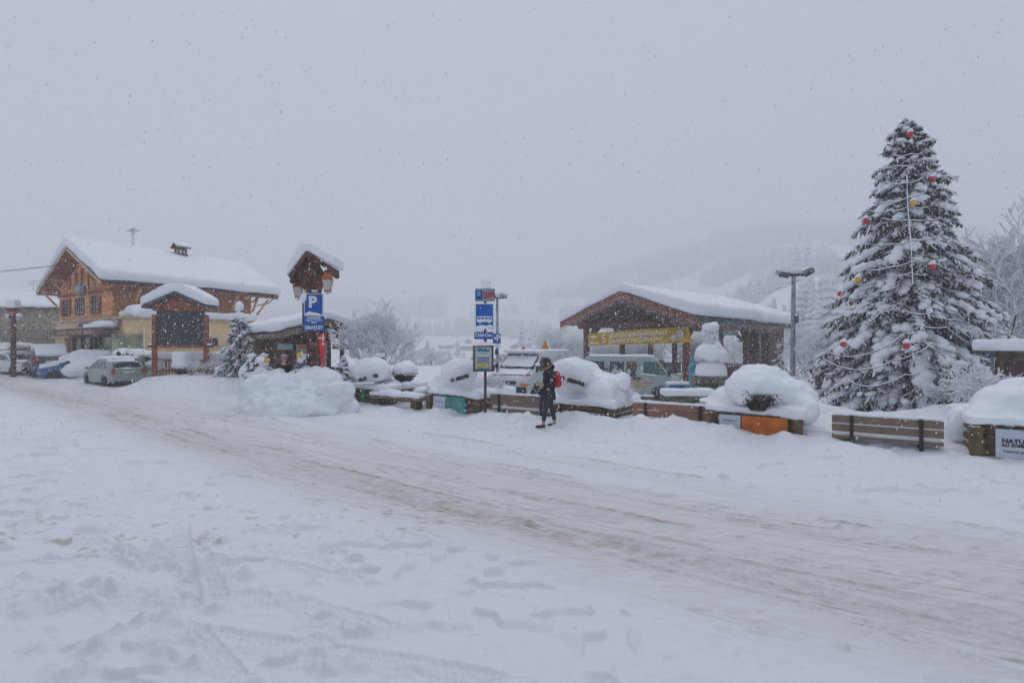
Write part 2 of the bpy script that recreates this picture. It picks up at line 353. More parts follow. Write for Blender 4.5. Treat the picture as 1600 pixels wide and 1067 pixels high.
def build_ground():
    th = np.concatenate([np.linspace(-59, 59, 1000), np.linspace(59, 301, 90)[1:-1]]); th = np.radians(th)
    rr = np.concatenate([np.linspace(.3, 2.3, 14), 2.3 * (24 / 2.3) ** (np.arange(1, 760) / 760.), 24 * (1400 / 24.) ** (np.arange(0, 230) / 229.)])
    T, Rr = np.meshgrid(th, rr); x = Rr * np.sin(T); y = Rr * np.cos(T)
    z = H(x, y); nr, nc = x.shape
    co_ = np.stack([x, y, z], -1).reshape(-1, 3)
    i = np.arange(nr - 1)[:, None] * nc; j = np.arange(nc)[None, :]; j2 = (j + 1) % nc
    q = np.stack([i + j, i + nc + j, i + nc + j2, i + j2], -1).reshape(-1, 4)
    q = q[:, ::-1]
    me = bpy.data.meshes.new('ground'); nv = len(co_) + 1; co_ = np.vstack([co_, [[0, 0, float(z[0].mean())]]])
    jj = np.arange(nc); tri = np.stack([np.full(nc, nv - 1), (jj + 1) % nc, jj], -1)
    me.vertices.add(nv); me.vertices.foreach_set('co', co_.ravel())
    nl = q.size + tri.size; me.loops.add(nl); me.loops.foreach_set('vertex_index', np.concatenate([q.ravel(), tri.ravel()]).astype(np.int32))
    me.polygons.add(len(q) + len(tri))
    ls = np.concatenate([np.arange(len(q)) * 4, len(q) * 4 + np.arange(len(tri)) * 3]).astype(np.int32); me.polygons.foreach_set('loop_start', ls)
    # dirt: road grit lying in and beside the wheel tracks
    xx, yy = co_[:, 0], co_[:, 1]; dirt = np.zeros(nv)
    for k, t in enumerate(TR):
        dd, al, sd = polydist(xx, yy, t)
        dirt += (.20 if k else .28) * np.exp(-(dd / (.50 + .012 * yy)) ** 2) * (.75 + .35 * vnoise(al * .35, dd * 2.2, 0, 90 + k)) + .26 * np.exp(-(dd / .30) ** 2) * sst(-.2, .7, vnoise(al * .9, sd * dd * 14, 0, 190 + k) + .5 * vnoise(al * 5, sd * dd * 40, 0, 195 + k))
        dirt += .75 * np.exp(-((dd - .36) / .05) ** 2) * (sd > 0) * sst(.25, .8, vnoise(al * 1.1, k * 5.0, 0, 51 + k) + .4 * vnoise(xx * 9, yy * 14, 0, 97))
    dirt *= .85 + .25 * vnoise(xx * .5, yy * .9, 0, 99)
    dm, am, sm2 = polydist(xx, yy, TR[1])
    dirt += .30 * (1 - sst(.9, 2.1, dm)) * (.8 + .3 * vnoise(am * .3, sm2 * dm * 3, 0, 115)) + .25 * (1 - sst(.9, 1.8, dm)) * sst(.1, .8, vnoise(am * .55, sm2 * dm * 24, 0, 113) + .35 * vnoise(am * 4, sm2 * dm * 60, 0, 114))
    dirt += .45 * (1 - sst(1.1, 2.0, dm)) * sst(.62, .85, vnoise(am * 5, sm2 * dm * 30, 0, 116) * .5 + .5) * sst(.5, .7, vnoise(am * .7, sm2 * dm * 4, 0, 117) * .5 + .5)
    sp = sst(.38, .7, vnoise(xx * 4, yy * 9, 0, 101) * .6 + .5 * vnoise(xx * 17, yy * 30, 0, 103))
    msk = np.exp(-((yy - 5.9 - .10 * xx) / .9) ** 2) * (xx < -.8) + .35 * sst(0, 1.2, -yy + 5.2) * (xx < 2) * .5 + .3 * np.exp(-((dB(xx, yy) + 3.2) / 1.5) ** 2) * (xx > -6)
    dirt += .8 * sp * msk
    me.attributes.new('dirt', 'FLOAT', 'POINT'); me.attributes['dirt'].data.foreach_set('value', np.clip(dirt * .74, 0, 1).astype(np.float32))
    me.update(calc_edges=True); me.validate(); me.shade_smooth()
    m = bpy.data.materials.new('packed_snow'); m.use_nodes = True; N = m.node_tree.nodes; L = m.node_tree.links; b = N['Principled BSDF']
    b.inputs['Roughness'].default_value = .6; b.inputs['Specular IOR Level'].default_value = .3
    at = N.new('ShaderNodeAttribute'); at.attribute_name = 'dirt'; tc = N.new('ShaderNodeTexCoord')
    nz = N.new('ShaderNodeTexNoise'); nz.inputs['Scale'].default_value = 9; nz.inputs['Detail'].default_value = 8; nz.inputs['Roughness'].default_value = .7
    mp = N.new('ShaderNodeMapping'); mp.inputs['Rotation'].default_value = (0, 0, R(-30)); mp.inputs['Scale'].default_value = (.35, 1.6, 1); L.new(tc.outputs['Object'], mp.inputs[0]); L.new(mp.outputs[0], nz.inputs['Vector'])
    mr = N.new('ShaderNodeMapRange'); mr.inputs[1].default_value = .35; mr.inputs[2].default_value = .65; mr.inputs[3].default_value = .45; mr.inputs[4].default_value = 1.45; L.new(nz.outputs['Fac'], mr.inputs[0])
    mu = N.new('ShaderNodeMath'); mu.operation = 'MULTIPLY'; mu.use_clamp = True; L.new(at.outputs['Fac'], mu.inputs[0]); L.new(mr.outputs[0], mu.inputs[1])
    mxx = N.new('ShaderNodeMixRGB'); mxx.inputs[1].default_value = (.80, .81, .84, 1); mxx.inputs[2].default_value = (.40, .335, .285, 1); L.new(mu.outputs[0], mxx.inputs[0])
    L.new(mxx.outputs[0], b.inputs['Base Color'])
    n2 = N.new('ShaderNodeTexNoise'); n2.inputs['Scale'].default_value = 28; n2.inputs['Detail'].default_value = 6; n2.inputs['Roughness'].default_value = .65; L.new(tc.outputs['Object'], n2.inputs['Vector'])
    bp = N.new('ShaderNodeBump'); bp.inputs['Strength'].default_value = .8; bp.inputs['Distance'].default_value = .025; L.new(n2.outputs['Fac'], bp.inputs['Height']); L.new(bp.outputs[0], b.inputs['Normal'])
    o = link('ground', me, m); kind(o, 'structure', 'snow covered road and square with beige wheel tracks, running out to the valley and hills'); return o
build_ground()
def gz(x, y): return float(H0(np.array([x]), np.array([y]))[0])
# ------------------------------------------------------------------ materials of the place
BARK = mat('bark', (.10, .075, .06), .9, .3, 12, bump=.5)
NEEDLE = mat('spruce_needles', (.05, .052, .036), .8, .5, 7, c2=(.05, .032, .018))
NEEDLEB = mat('blue_spruce_needles', (.05, .085, .09), .8, .4, 7)
TWIG = mat('twigs', (.17, .14, .13), .9, .3, 9)
TWIGD = mat('dark_leaves', (.085, .065, .045), .9, .4, 9)
FOREST = mat('snowy_forest', (.15, .17, .17), .9, .3, .4, snow=.25)

def npmesh(name, v, f, smooth=False):
    """v (n,3), f (m,k) arrays"""
    me = bpy.data.meshes.new(name); v = np.asarray(v, float); f = np.asarray(f, np.int32); k = f.shape[1]
    me.vertices.add(len(v)); me.vertices.foreach_set('co', v.ravel()); me.loops.add(f.size); me.loops.foreach_set('vertex_index', f.ravel())
    me.polygons.add(len(f)); me.polygons.foreach_set('loop_start', (np.arange(len(f)) * k).astype(np.int32)); me.update(calc_edges=True)
    if smooth: me.shade_smooth()
    return me
def ico_arr(sub=1):
    bm = bmesh.new(); bmesh.ops.create_icosphere(bm, subdivisions=sub, radius=1); bm.verts.index_update()
    v = np.array([q.co[:] for q in bm.verts]); f = np.array([[q.index for q in t.verts] for t in bm.faces]); bm.free(); return v, f
ICO1 = ico_arr(1); ICO2 = ico_arr(2)
def blobs(name, C, S, D, rng, ico=ICO1, rough=.25):
    """many snow lumps in one mesh: centre C, (long, wide, high) S, long direction D"""
    C = np.asarray(C, float); S = np.asarray(S, float); D = np.asarray(D, float); n = len(C)
    D = D / np.maximum(np.linalg.norm(D, axis=1), 1e-6)[:, None]; up = np.array([0, 0, 1.0])
    Sd = np.cross(D, up); Sd /= np.maximum(np.linalg.norm(Sd, axis=1), 1e-6)[:, None]; U = np.cross(Sd, D)
    v, f = ico; nv = len(v); loc = v[None] * (1 + rough * (rng.random((n, nv, 1)) - .5) * 2)
    P = C[:, None] + loc[..., :1] * (S[:, None, :1] * D[:, None]) + loc[..., 1:2] * (S[:, None, 1:2] * Sd[:, None]) + loc[..., 2:] * (S[:, None, 2:] * U[:, None])
    F = f[None] + (np.arange(n) * nv)[:, None, None]
    return npmesh(name, P.reshape(-1, 3), F.reshape(-1, 3), True)
def quads(name, A, Dv, Wv):
    """thin leaf-like blades: base A, length vector Dv, width vector Wv (pointed diamond)"""
    A = np.asarray(A, float); n = len(A)
    P = np.stack([A, A + Dv * .45 + Wv, A + Dv, A + Dv * .45 - Wv], 1)
    F = (np.arange(n) * 4)[:, None] + np.arange(4)[None]
    return npmesh(name, P.reshape(-1, 3), F)
def tubes(name, segs, n=3):
    """segments (p0, p1, r0, r1) as one mesh of small tubes"""
    A = np.array([s[0] for s in segs], float); B = np.array([s[1] for s in segs], float); ra = np.array([s[2] for s in segs]); rb = np.array([s[3] for s in segs])
    d = B - A; d /= np.maximum(np.linalg.norm(d, axis=1), 1e-9)[:, None]
    h = np.where(np.abs(d[:, 2:]) > .9, np.array([[1., 0, 0]]), np.array([[0, 0, 1.]])); u = np.cross(d, h); u /= np.linalg.norm(u, axis=1)[:, None]; w = np.cross(d, u)
    vs = []
    for k in range(n):
        a = 2 * math.pi * k / n; o = u * math.cos(a) + w * math.sin(a); vs.append(A + o * ra[:, None])
    for k in range(n):
        a = 2 * math.pi * k / n; o = u * math.cos(a) + w * math.sin(a); vs.append(B + o * rb[:, None])
    V = np.stack(vs, 1).reshape(-1, 3); base = (np.arange(len(A)) * 2 * n)[:, None, None]
    F = np.array([[k, (k + 1) % n, (k + 1) % n + n, k + n] for k in range(n)])[None] + base
    return npmesh(name, V, F.reshape(-1, 4), True)

def spruce(root, h, prof, seed, step=.27, nb=11, needle=NEEDLE, dens=1.0, snowy=1.0, twk=12, sc=1.0):
    """trunk, crown of drooping sprays, snow lying on the boughs. prof: [(z, radius)]"""
    rng = np.random.default_rng(seed); rnd = random.Random(seed)
    zs = [p[0] for p in prof]; rs = [p[1] for p in prof]
    MB().tube([(0, 0, -.3), (.02, 0, h * .3), (0, .03, h * .7), (0, 0, h * .985)], [.024 * h, .018 * h, .008 * h, .003 * h], 8).build('trunk', BARK, root, True)
    segs = []; boughs = []; bl = []; bs = []; bd = []
    z = prof[0][0] + .1
    while z < h * .985:
        r = float(np.interp(z, zs, rs)); k = max(5, int(nb * (0.55 + .45 * r / max(rs)))); ph = rnd.random() * 6.28
        for i in range(k):
            a = ph + 6.283 * i / k + rnd.uniform(-.25, .25); L = r * rnd.uniform(.66, 1.14)
            if rnd.random() < .06: L *= 1.15
            if rnd.random() < .06: continue
            zz = z + rnd.uniform(-.5, .5) * step; dr = np.array([math.cos(a), math.sin(a), 0.]); sd = np.array([-dr[1], dr[0], 0.])
            droop = (.34 + .42 * rnd.random()) * min(1, L / 1.2); lift = rnd.uniform(.02, .26)
            def pt(t): return np.array([0, 0, zz + lift * L * t * (1 if z < h * .7 else 1.6) - droop * L * t ** 1.7 + .06 * L * max(0, t - .75)]) + dr * L * t
            n = max(3, int(L / .24)); pts = [pt(j / n) for j in range(n + 1)]
            for j in range(n): boughs.append((pts[j], pts[j + 1], .012 + .012 * L * (1 - j / n), .010 + .012 * L * (1 - (j + 1) / n)))
            m = max(3, int(L * twk / 2.6))
            for j in range(m):
                t = .18 + .82 * (j + rnd.random()) / m; p = pt(t)
                for s_ in (-1, 1):
                    tl = (.16 + .34 * L * (1.08 - t)) * rnd.uniform(.6, 1.15) * (1 if L > .5 else .7); tl = min(tl, .75) * sc ** .5
                    d = dr * rnd.uniform(.35, .9) + sd * s_ * rnd.uniform(.5, 1) + np.array([0, 0, rnd.uniform(-1.5, -.25)]); d /= np.linalg.norm(d)
                    segs.append((p, p + d * tl, .6 + .4 * rnd.random()))
                if rnd.random() < .55 * snowy and t > .3:
                    q = p + np.array([0, 0, .03]); bl.append(q); bs.append((rnd.uniform(.07, .16) * (1 + .3 * L), rnd.uniform(.05, .10) * (1 + .3 * L), rnd.uniform(.025, .055))); bd.append(pts[-1] - pts[0] + sd * rnd.uniform(-.4, .4) * L)
            segs.append((pt(.85), pt(.85) + (pt(1.) - pt(.8)) * 1.3 + np.array([0, 0, -.05]), 1))
            # cushions of snow on the outer half; some boughs carry a thick continuous load
            if rnd.random() < .36 * snowy:
                nn = int(4 + 3 * L); w0 = rnd.uniform(.8, 1.35) * (.5 + .28 * L)
                for j in range(nn):
                    t = .35 + .66 * j / (nn - 1); w = w0 * (1.05 - .75 * abs(t - .72)) ; q = pt(t) + sd * rnd.uniform(-.04, .04) * L + np.array([0, 0, .05 * w + .02])
                    bl.append(q); bs.append((.17 * w * (.7 + .3 * L / nn * 4), .145 * w, .115 * w)); bd.append(pt(min(1, t + .1)) - pt(t - .1))
            for _ in range(int(round((.6 + 1.0 * L * snowy) * rnd.uniform(.3, 1.15)))):
                t = rnd.uniform(.45, .98); q = pt(t) + sd * rnd.uniform(-.16, .16) * L + np.array([0, 0, .045])
                bl.append(q); w = rnd.uniform(.5, 1.25) * (.55 + .25 * L); bs.append((.20 * w, .125 * w, .085 * w)); bd.append(pt(1) - pt(.5) + sd * rnd.uniform(-.2, .2))
        z += step * rnd.uniform(.8, 1.2) * (.55 + .45 * r / max(rs))
    K = int(15 * dens); A = []; Dv = []; Wv = []
    P0 = np.array([s[0] for s in segs]); P1 = np.array([s[1] for s in segs]); wt = np.array([s[2] for s in segs]); D = P1 - P0; ns = len(P0); Ln = np.linalg.norm(D, axis=1)
    t = rng.random((ns, K, 1)); base = P0[:, None] + D[:, None] * t
    nd = D[:, None] / Ln[:, None, None] * .55 + rng.normal(0, .45, (ns, K, 3)) + np.array([0, 0, -.55]); nd /= np.linalg.norm(nd, axis=2)[..., None]
    ln = (.07 + .10 * rng.random((ns, K, 1))) * sc
    wv = rng.normal(0, 1, (ns, K, 3)); wv = np.cross(wv, nd); wv /= np.maximum(np.linalg.norm(wv, axis=2), 1e-6)[..., None]; wv *= (.012 + .013 * rng.random((ns, K, 1))) * sc
    base = base.reshape(-1, 3); nd = (nd * ln).reshape(-1, 3); wv = wv.reshape(-1, 3)
    ff = rng.random(len(base)) < .19 * snowy
    link('crown', quads('crown', base[~ff], nd[~ff], wv[~ff]), needle, root); link('frosted_twigs', quads('frosted_twigs', base[ff] + [0, 0, .012], nd[ff] * .9, wv[ff] * 1.2), SNOWF, root); link('bough', tubes('bough', boughs, 4), BARK, root)
    # rime and powder held by the twigs
    pk = rng.random(ns) < .7 * snowy; C2 = (P0 * .45 + P1 * .55)[pk] + [0, 0, .018]; S2 = np.stack([Ln[pk] * .42, .018 + .03 * rng.random(pk.sum()), .014 + .018 * rng.random(pk.sum())], 1)
    C = np.vstack([np.array(bl), C2]); S = np.vstack([np.array(bs), S2]); DD = np.vstack([np.array(bd), D[pk]])
    link('snow_cover', blobs('snow_cover', C, S, DD, rng), SNOWF, root); return root

def twigs_tree(h, seed, levels=5, spread=.55, droop=0.0, r0=None, kids=(3, 4), lf=.66, base=.25, stems=1, up=.12):
    """bare winter tree: returns (wood mesh, snow mesh)"""
    rnd = random.Random(seed); wood = []; snow = []
    def rec(p, d, L, r, lv):
        n = 3 if lv < 3 else 2; q = p
        for i in range(n):
            d2 = (d + Vector((rnd.gauss(0, .10), rnd.gauss(0, .10), up * .4 - droop * (lv / levels) * .35))).normalized()
            q2 = q + d2 * L / n; ra = r * (1 - .35 * i / n); rb = r * (1 - .35 * (i + 1) / n)
            wood.append((q[:], q2[:], ra, rb)); hz_ = math.hypot(d2.x, d2.y)
            if lv > 0 and (hz_ > .25 or lv >= 3):
                o = max(ra, .008) * .55 + .006; sr = max(.014, min(.05, ra * .8)) * (1 if hz_ > .3 else .6)
                snow.append(((q.x, q.y, q.z + o), (q2.x, q2.y, q2.z + o), sr, sr * .9))
            q = q2; d = d2
            if lv < levels and (i > 0 or lv > 0):
                for _ in range(rnd.choice((0, 1)) if i < n - 1 else rnd.choice(kids)):
                    ax = d.orthogonal().normalized(); ax.rotate(Matrix.Rotation(rnd.random() * 6.283, 3, d)); nd = d.copy(); nd.rotate(Matrix.Rotation(rnd.uniform(.5, 1.25) * spread, 3, ax))
                    rec(q, nd, L * lf * rnd.uniform(.75, 1.2), rb * rnd.uniform(.5, .68), lv + 1)
    for k in range(stems):
        a = rnd.random() * 6.28; tl = 0 if stems == 1 else .28
        rec(Vector((0, 0, -.2)), Vector((math.cos(a) * tl, math.sin(a) * tl, 1)).normalized(), h * base, (r0 or h * .014), 0)
    return tubes('branch', wood, 4), tubes('snow_cover', snow, 4)
def bare_tree(meshes, loc, rz, label, s=1.0, group='bare snow laden trees', name='bare_tree', cat='tree'):
    t = thing(name, label, cat, loc, rz, group, s)
    link('branch', meshes[0], TWIG, t); link('snow_cover', meshes[1], SNOWF, t); return t

# ---- the decorated spruce
TX, TY, TS = WX(1419, 17.0), 17.0, 47.06
tree = thing('christmas_tree', 'tall snow covered spruce hung with red and gold baubles and light cables', 'tree', (TX, TY, -.05))
TPROF = [(0.15, 2.35), (.8, 2.75), (1.9, 2.65), (3.0, 2.4), (5.0, 1.85), (7.1, 1.18), (8.2, .76), (9.0, .42), (9.55, .08)]
spruce(tree, 9.6, TPROF, 5, step=.27, nb=13, dens=1.45, snowy=1.4, twk=15)
def onTree(px, py, k=.93):
    z = 2 - (py - 541) / TS; r = float(np.interp(z, [p[0] for p in TPROF], [p[1] for p in TPROF])) * k; dx = (px - 1419) / TS
    f = math.sqrt(max(r * r - dx * dx, .04)); Y = TY - f
    return Vector(((px - 800) / 800 * Y, Y, 2 - (py - 541) / 800 * Y))
RED = mat('red_glass_bauble', (.55, .01, .015), .22, .1, coat=.6); GOLD = mat('gold_bauble', (.75, .42, .04), .25, .15, metal=.6); CAPM = mat('bauble_cap', (.5, .45, .3), .3, metal=.9)
ORN = [(1422, 210, 'r', 'red bauble at the very top of the decorated spruce'), (1456, 280, 'r', 'red bauble high on the right edge of the decorated spruce'), (1427, 318, 'g', 'gold bauble under a white snow cone in the upper middle of the spruce'),
       (1352, 345, 'r', 'red bauble on the upper left edge of the decorated spruce'), (1457, 417, 'r', 'red bauble right of the trunk at half height of the spruce'), (1341, 437, 'g', 'gold bauble on the left side of the decorated spruce'),
       (1531, 463, 'r', 'red bauble at the far right bough tip of the spruce'), (1313, 459, 'r', 'small red bauble at the left bough tips below the gold one'), (1318, 538, 'r', 'red bauble low on the left under a broad snowy bough'), (1416, 540, 'r', 'red bauble low in the middle front of the spruce')]
for px, py, k, lab in ORN:
    p = onTree(px, py, 1.14 if abs(px - 1419) < 60 else 1.02); m = RED if k == 'r' else GOLD
    t = thing('bauble', lab, 'bauble', p, 0, 'baubles on the decorated spruce', .82)
    MB().lathe([(.01, -.115), (.06, -.10), (.10, -.05), (.115, 0), (.10, .05), (.06, .085), (.02, .10)], n=16).build('ball', m, t, True)
    MB().lathe([(.022, .095), (.022, .13), (.008, .14)], n=8).build('cap', CAPM, t)
    soft('snow_cap', MB().ball((0, 0, .12), (.12, .12, .07)).ball((.02, 0, .19), (.07, .07, .05)), .03, 3, .01, 8, None, t)
CAB = mat('dark_cable', (.03, .03, .03), .6)
G = [[(290, 205), (350, 195), (415, 190)], [(270, 320), (330, 318), (385, 305), (470, 275), (530, 285)], [(265, 350), (330, 348), (390, 335), (460, 335)], [(300, 375), (400, 380), (500, 375), (545, 370)],
     [(245, 460), (330, 462), (400, 450), (500, 432)], [(250, 550), (330, 540), (400, 520), (470, 515)], [(215, 600), (280, 590), (330, 570), (400, 560), (450, 565)], [(190, 645), (240, 640), (290, 625), (360, 600)],
     [(385, 230), (388, 330), (400, 470), (405, 600)], [(410, 620), (470, 650), (550, 690), (640, 770)], [(380, 690), (450, 700), (560, 720), (650, 750)], [(240, 735), (300, 690), (340, 680)],
     [(120, 830), (200, 845), (290, 820), (370, 770)], [(100, 850), (180, 885), (260, 885), (340, 855), (400, 840), (470, 800), (560, 830), (600, 860), (660, 850)], [(180, 920), (240, 945), (310, 935), (380, 905), (430, 900)],
     [(430, 740), (520, 745), (600, 800), (640, 830)], [(260, 400), (225, 480), (175, 600), (140, 680)], [(470, 520), (560, 560), (640, 650)], [(440, 790), (500, 830), (560, 880), (620, 930)],
     [(300, 250), (380, 255), (440, 235)], [(340, 160), (400, 155), (440, 150)]]
gl = thing('light_cable', 'snow coated light cables draped in loops round the decorated spruce', 'light cable', (0, 0, 0))
mc = MB(); ms = MB(); rr_ = random.Random(4)
for g in G:
    pts = []
    for (a, b), (c, d) in zip(g[:-1], g[1:]):
        for k in range(5): t = k / 5; pts.append((a + (c - a) * t, b + (d - b) * t + 5 * math.sin(math.pi * t) * (abs(c - a) > 30)))
    pts.append(g[-1]); q = [onTree(1240 + x / 2.178, 170 + y / 2.178, 1.06) for x, y in pts]
    mc.tube(q, .009, 5); ms.tube([p + Vector((0, -.004, .02)) for p in q], [rr_.uniform(.009, .018) for _ in q], 6)
mc.build('cable', CAB, gl); ms.build('snow_cover', SNOWF, gl, True)
# ------------------------------------------------------------------ buildings
WOODH = mat('honey_planks', (.85, .38, .14), .75, .2, 5, planks=('Z', .16), bump=.3)
WOODV = mat('honey_planks_upright', (.85, .36, .13), .75, .2, 5, planks=('X', .17), bump=.3)
WOODD = mat('dark_brown_timber', (.15, .062, .04), .8, .4, 6, bump=.3)
WOODDP = mat('dark_brown_planks', (.16, .066, .045), .8, .4, 6, planks=('X', .14), bump=.3)
WOODR = mat('red_brown_timber', (.32, .10, .05), .8, .35, 6, bump=.3)
WOODG = mat('grey_weathered_timber', (.20, .16, .13), .85, .35, 6, bump=.4)
FASC = mat('pale_fascia', (.55, .42, .30), .7, .2, 4)
CREAM = mat('cream_render', (.80, .58, .32), .9, .07, 2.5, bump=.25, bs=30)
STONE = mat('tan_stone_render', (.42, .34, .24), .95, .25, 3, bump=.5, bs=14)
SLATE = mat('roof_edge', (.10, .11, .11), .7, .3, 5)
GLASS = mat('dark_glass', (.03, .04, .045), .08, .2, 2, spec=.6)
SHOPG = mat('shop_glass', (.42, .44, .26), .25, .8, 1.3, c2=(.10, .13, .11), spec=.5)
TEALG = mat('teal_glass', (.06, .14, .12), .1, .2, 2, spec=.6)
METAL = mat('galvanised_steel', (.30, .35, .38), .5, .15, 4, metal=.5)
DMET = mat('dark_metal', (.04, .04, .045), .6, .2, 5)
WHITE = mat('white_paint', (.75, .76, .76), .5, .06, 3)
def chev(w, y0, y1, ze, zr, th, zer=None, M=None):
    """gabled slab: x across, y along the ridge"""
    zer = ze if zer is None else zer
    p = [(-w / 2, ze), (0, zr), (w / 2, zer), (w / 2, zer + th), (0, zr + th), (-w / 2, ze + th)]
    return MB().prism(p, y1 - y0, (M if M is not None else Matrix()) @ Matrix.Translation((0, (y0 + y1) / 2, 0)))
def roofsnow(w, y0, y1, ze, zr, th, parent, voxel=.12, sm=8, noise=.05, x=0, ns=.8, zer=None, name='snow_cover'):
    m = chev(w, y0, y1, ze, zr, th, zer, Matrix.Translation((x, 0, 0)))
    return soft(name, m, voxel, sm, noise, ns, SNOWF, parent)
def wpane(parent, c, w, h, ry=0, frame=WOODD, glass=GLASS, d=.06, bars=1, name='window', rows=1, fw=.06, M=None):
    """window in local XZ plane facing -Y (ry = rotation about z)"""
    T = Matrix.Translation(c) @ Matrix.Rotation(ry, 4, 'Z'); f = MB()
    for sx in (-1, 1): f.box((sx * (w / 2 - fw / 2), 0, 0), (fw, d, h), M=T)
    for sz in (-1, 1): f.box((0, 0, sz * (h / 2 - fw / 2)), (w - 2 * fw, d, fw), M=T)
    for i in range(bars): f.box((-w / 2 + w * (i + 1) / (bars + 1), -.004, 0), (fw * .7, d * .8, h - 2 * fw), M=T)
    for i in range(rows - 1): f.box((0, -.006, -h / 2 + h * (i + 1) / rows), (w - 2 * fw, d * .7, fw * .5), M=T)
    o = f.build(name, frame, parent); MB().box((0, d * .15, 0), (w - fw, .02, h - fw), M=T).build('pane', glass, o); return o

# ---- the timber chalet with the shop.  local frame: x = along the gable front (towards the right), y = along the ridge, origin at the right eave corner
cx_ = thing('chalet', 'large honey coloured timber chalet with thick snow roof above a cream walled shop', 'chalet', (-24, 30, 0), math.atan2(-.54, .842))
# gable runs from x = 0 (right eave) to x = -11
def CH(mb): return mb
MB().prism([(-9.8, 3.7), (-.85, 3.7), (-.85, 6.15), (-5.45, 7.85), (-9.8, 6.15)], 8.6, Matrix.Translation((0, .9 + 4.3, 0))).build('upper_wall', WOODV, cx_)
MB().box((-5.3, .84, 4.55), (8.8, .1, 1.7)).build('front_cladding', WOODH, cx_)
b_ = MB(); b_.box((-5.3, .78, 5.45), (8.9, .18, .16)); [b_.box((x, .74, 6.3), (.12, .1, 1.6 - abs(x + 5.45) * .3)) for x in (-7.6, -6.5, -5.45, -4.4, -3.3)]; b_.build('gable_beam', WOODR, cx_)
MB().prism([(-9.9, 0), (1.5, 0), (1.5, 3.62), (-9.9, 3.62)], 7.6, Matrix.Translation((0, .62 + 3.8, 0))).build('ground_floor_wall', CREAM, cx_)
co2 = MB(); co2.box((-4.2, .55, 3.68), (11.7, .22, .14)); co2.box((1.57, 4.4, 3.68), (.2, 7.8, .14)); co2.build('cornice', FASC, cx_)
sl_ = MB(); sl_.box((-8.3, .52, 2.62), (3.3, .2, .09)); sl_.build('ledge', FASC, cx_)
# roof
def chxz(w0, w1, ze, zr, th): return [(w0, ze), ((w0 + w1) / 2, zr), (w1, ze), (w1, ze + th), ((w0 + w1) / 2, zr + th), (w0, ze + th)]
rf = MB().prism(chxz(-11, 0, 5.6, 8.15, .16), 11.2, Matrix.Translation((0, 5.55, 0))).build('roof', WOODR, cx_)
MB().prism(chxz(-11.03, .03, 5.62, 8.2, .17), .05, Matrix.Translation((0, -.08, 0))).build('fascia', FASC, rf)
MB().prism(chxz(-11.06, .06, 5.80, 8.36, .06), 11.3, Matrix.Translation((0, 5.55, 0))).build('roof_covering', SLATE, rf)
for x in (-10.2, -8.6, -2.3, -.7):
    zt = 8.1 - abs(x + 5.5) * .4636; br = MB(); br.beam((x, .8, zt - .25), (x, -.02, zt - .12), .14); br.beam((x, .8, zt - 1.1), (x, .05, zt - .2), .11); br.build('roof_bracket', WOODH, cx_)
for y in (2, 4, 6, 8, 9.6): br = MB(); br.beam((-.85, y, 5.3), (-.05, y, 5.68), .12); br.beam((-.85, y, 4.6), (-.15, y, 5.6), .12); br.build('roof_bracket', WOODH, cx_)
for y in (9.6,): br = MB(); br.beam((-.85, y, 3.9), (-.3, y + .9, 5.55), .14)
br.build('roof_bracket', WOODH, cx_)
soft('snow_cover', MB().prism([(-11.2, 5.83), (-5.5, 8.4), (.22, 5.83), (.30, 6.5), (-5.5, 9.12), (-11.2, 6.2)], 11.5, Matrix.Translation((0, 5.55, 0))), .15, 9, .06, .6, SNOWF, rf)
pch = MB().tube([(-.1, 10.8, 5.6), (-.4, 10.6, 5.3), (-.9, 9.7, 5.0)], .05, 8).build('gutter_pipe', METAL, cx_)
# windows
for x, w in ((-8.35, .75), (-5.95, 1.5), (-3.3, .95)):
    wpane(cx_, (x, .76, 4.62), w, 1.15, frame=WOODD, bars=1 if w < 1.2 else 3)
for x in (-9.0, -7.65, -2.65, -3.95): MB().box((x, .73, 4.62), (.34, .06, 1.15)).build('shutter', WOODR, cx_)
MB().ball((-3.9, .2, 5.55), (.3, .3, .42), 2).build('hanging_sign', METAL, cx_, True)
# shop front
fr = MB(); 
for x in (-5.95, -4.6, -3.15, -2.4, -1.75, .05, 1.35): fr.box((x, .5, 1.35), (.12 if x < 1 else .2, .16, 2.6))
fr.box((-2.3, .5, 2.62), (7.5, .18, .14)); sf = fr.build('shop_window', DMET, cx_)
MB().box((-2.3, .56, 1.35), (7.3, .03, 2.5)).build('pane', SHOPG, sf)
MB().box((-1.55, .5, 1.3), (.42, .05, 1.3)).build('poster', mat('green_poster', (.10, .35, .27), .6), cx_)
MB().box((1.50, .75, 1.6), (.16, 1.6, 2.2)).build('side_window', SHOPG, cx_)
MB().box((-6.85, .52, 1.25), (1.35, .12, 2.5)).build('door', WOODR, cx_)
aw = MB(); aw.box((-2.9, .1, 3.02), (7.4, .9, .1), rx=-.03); aw.build('awning', SLATE, cx_)
soft('awning_snow', MB().box((-.6, .1, 3.2), (2.6, .9, .28)).box((-.1, .1, 3.35), (1.2, .7, .3)), .08, 5, .03, 2, None, cx_)
MB().box((-2.9, -.38, 2.82), (7.4, .06, .36)).build('lower_signboard', mat('brown_signboard', (.16, .07, .05), .7), cx_)
t_ = text('BOUCHERIE   CHARCUTERIE   TRAITEUR', .30, (-3.0, -.42, 2.82), UP, mat('pale_letters', (.55, .38, .3), .7), cx_, bold=.006, sx=1.05)
MB().box((-2.1, .4, 3.36), (6.2, .06, .40)).build('upper_signboard', mat('pale_signboard', (.50, .40, .42), .6), cx_)
text('BOUCHERIE  DU VILLAGE  ROTISSERIE', .34, (-2.1, .36, 3.36), UP, mat('crimson_letters', (.30, .02, .05), .6), cx_, bold=.008, sx=.93)
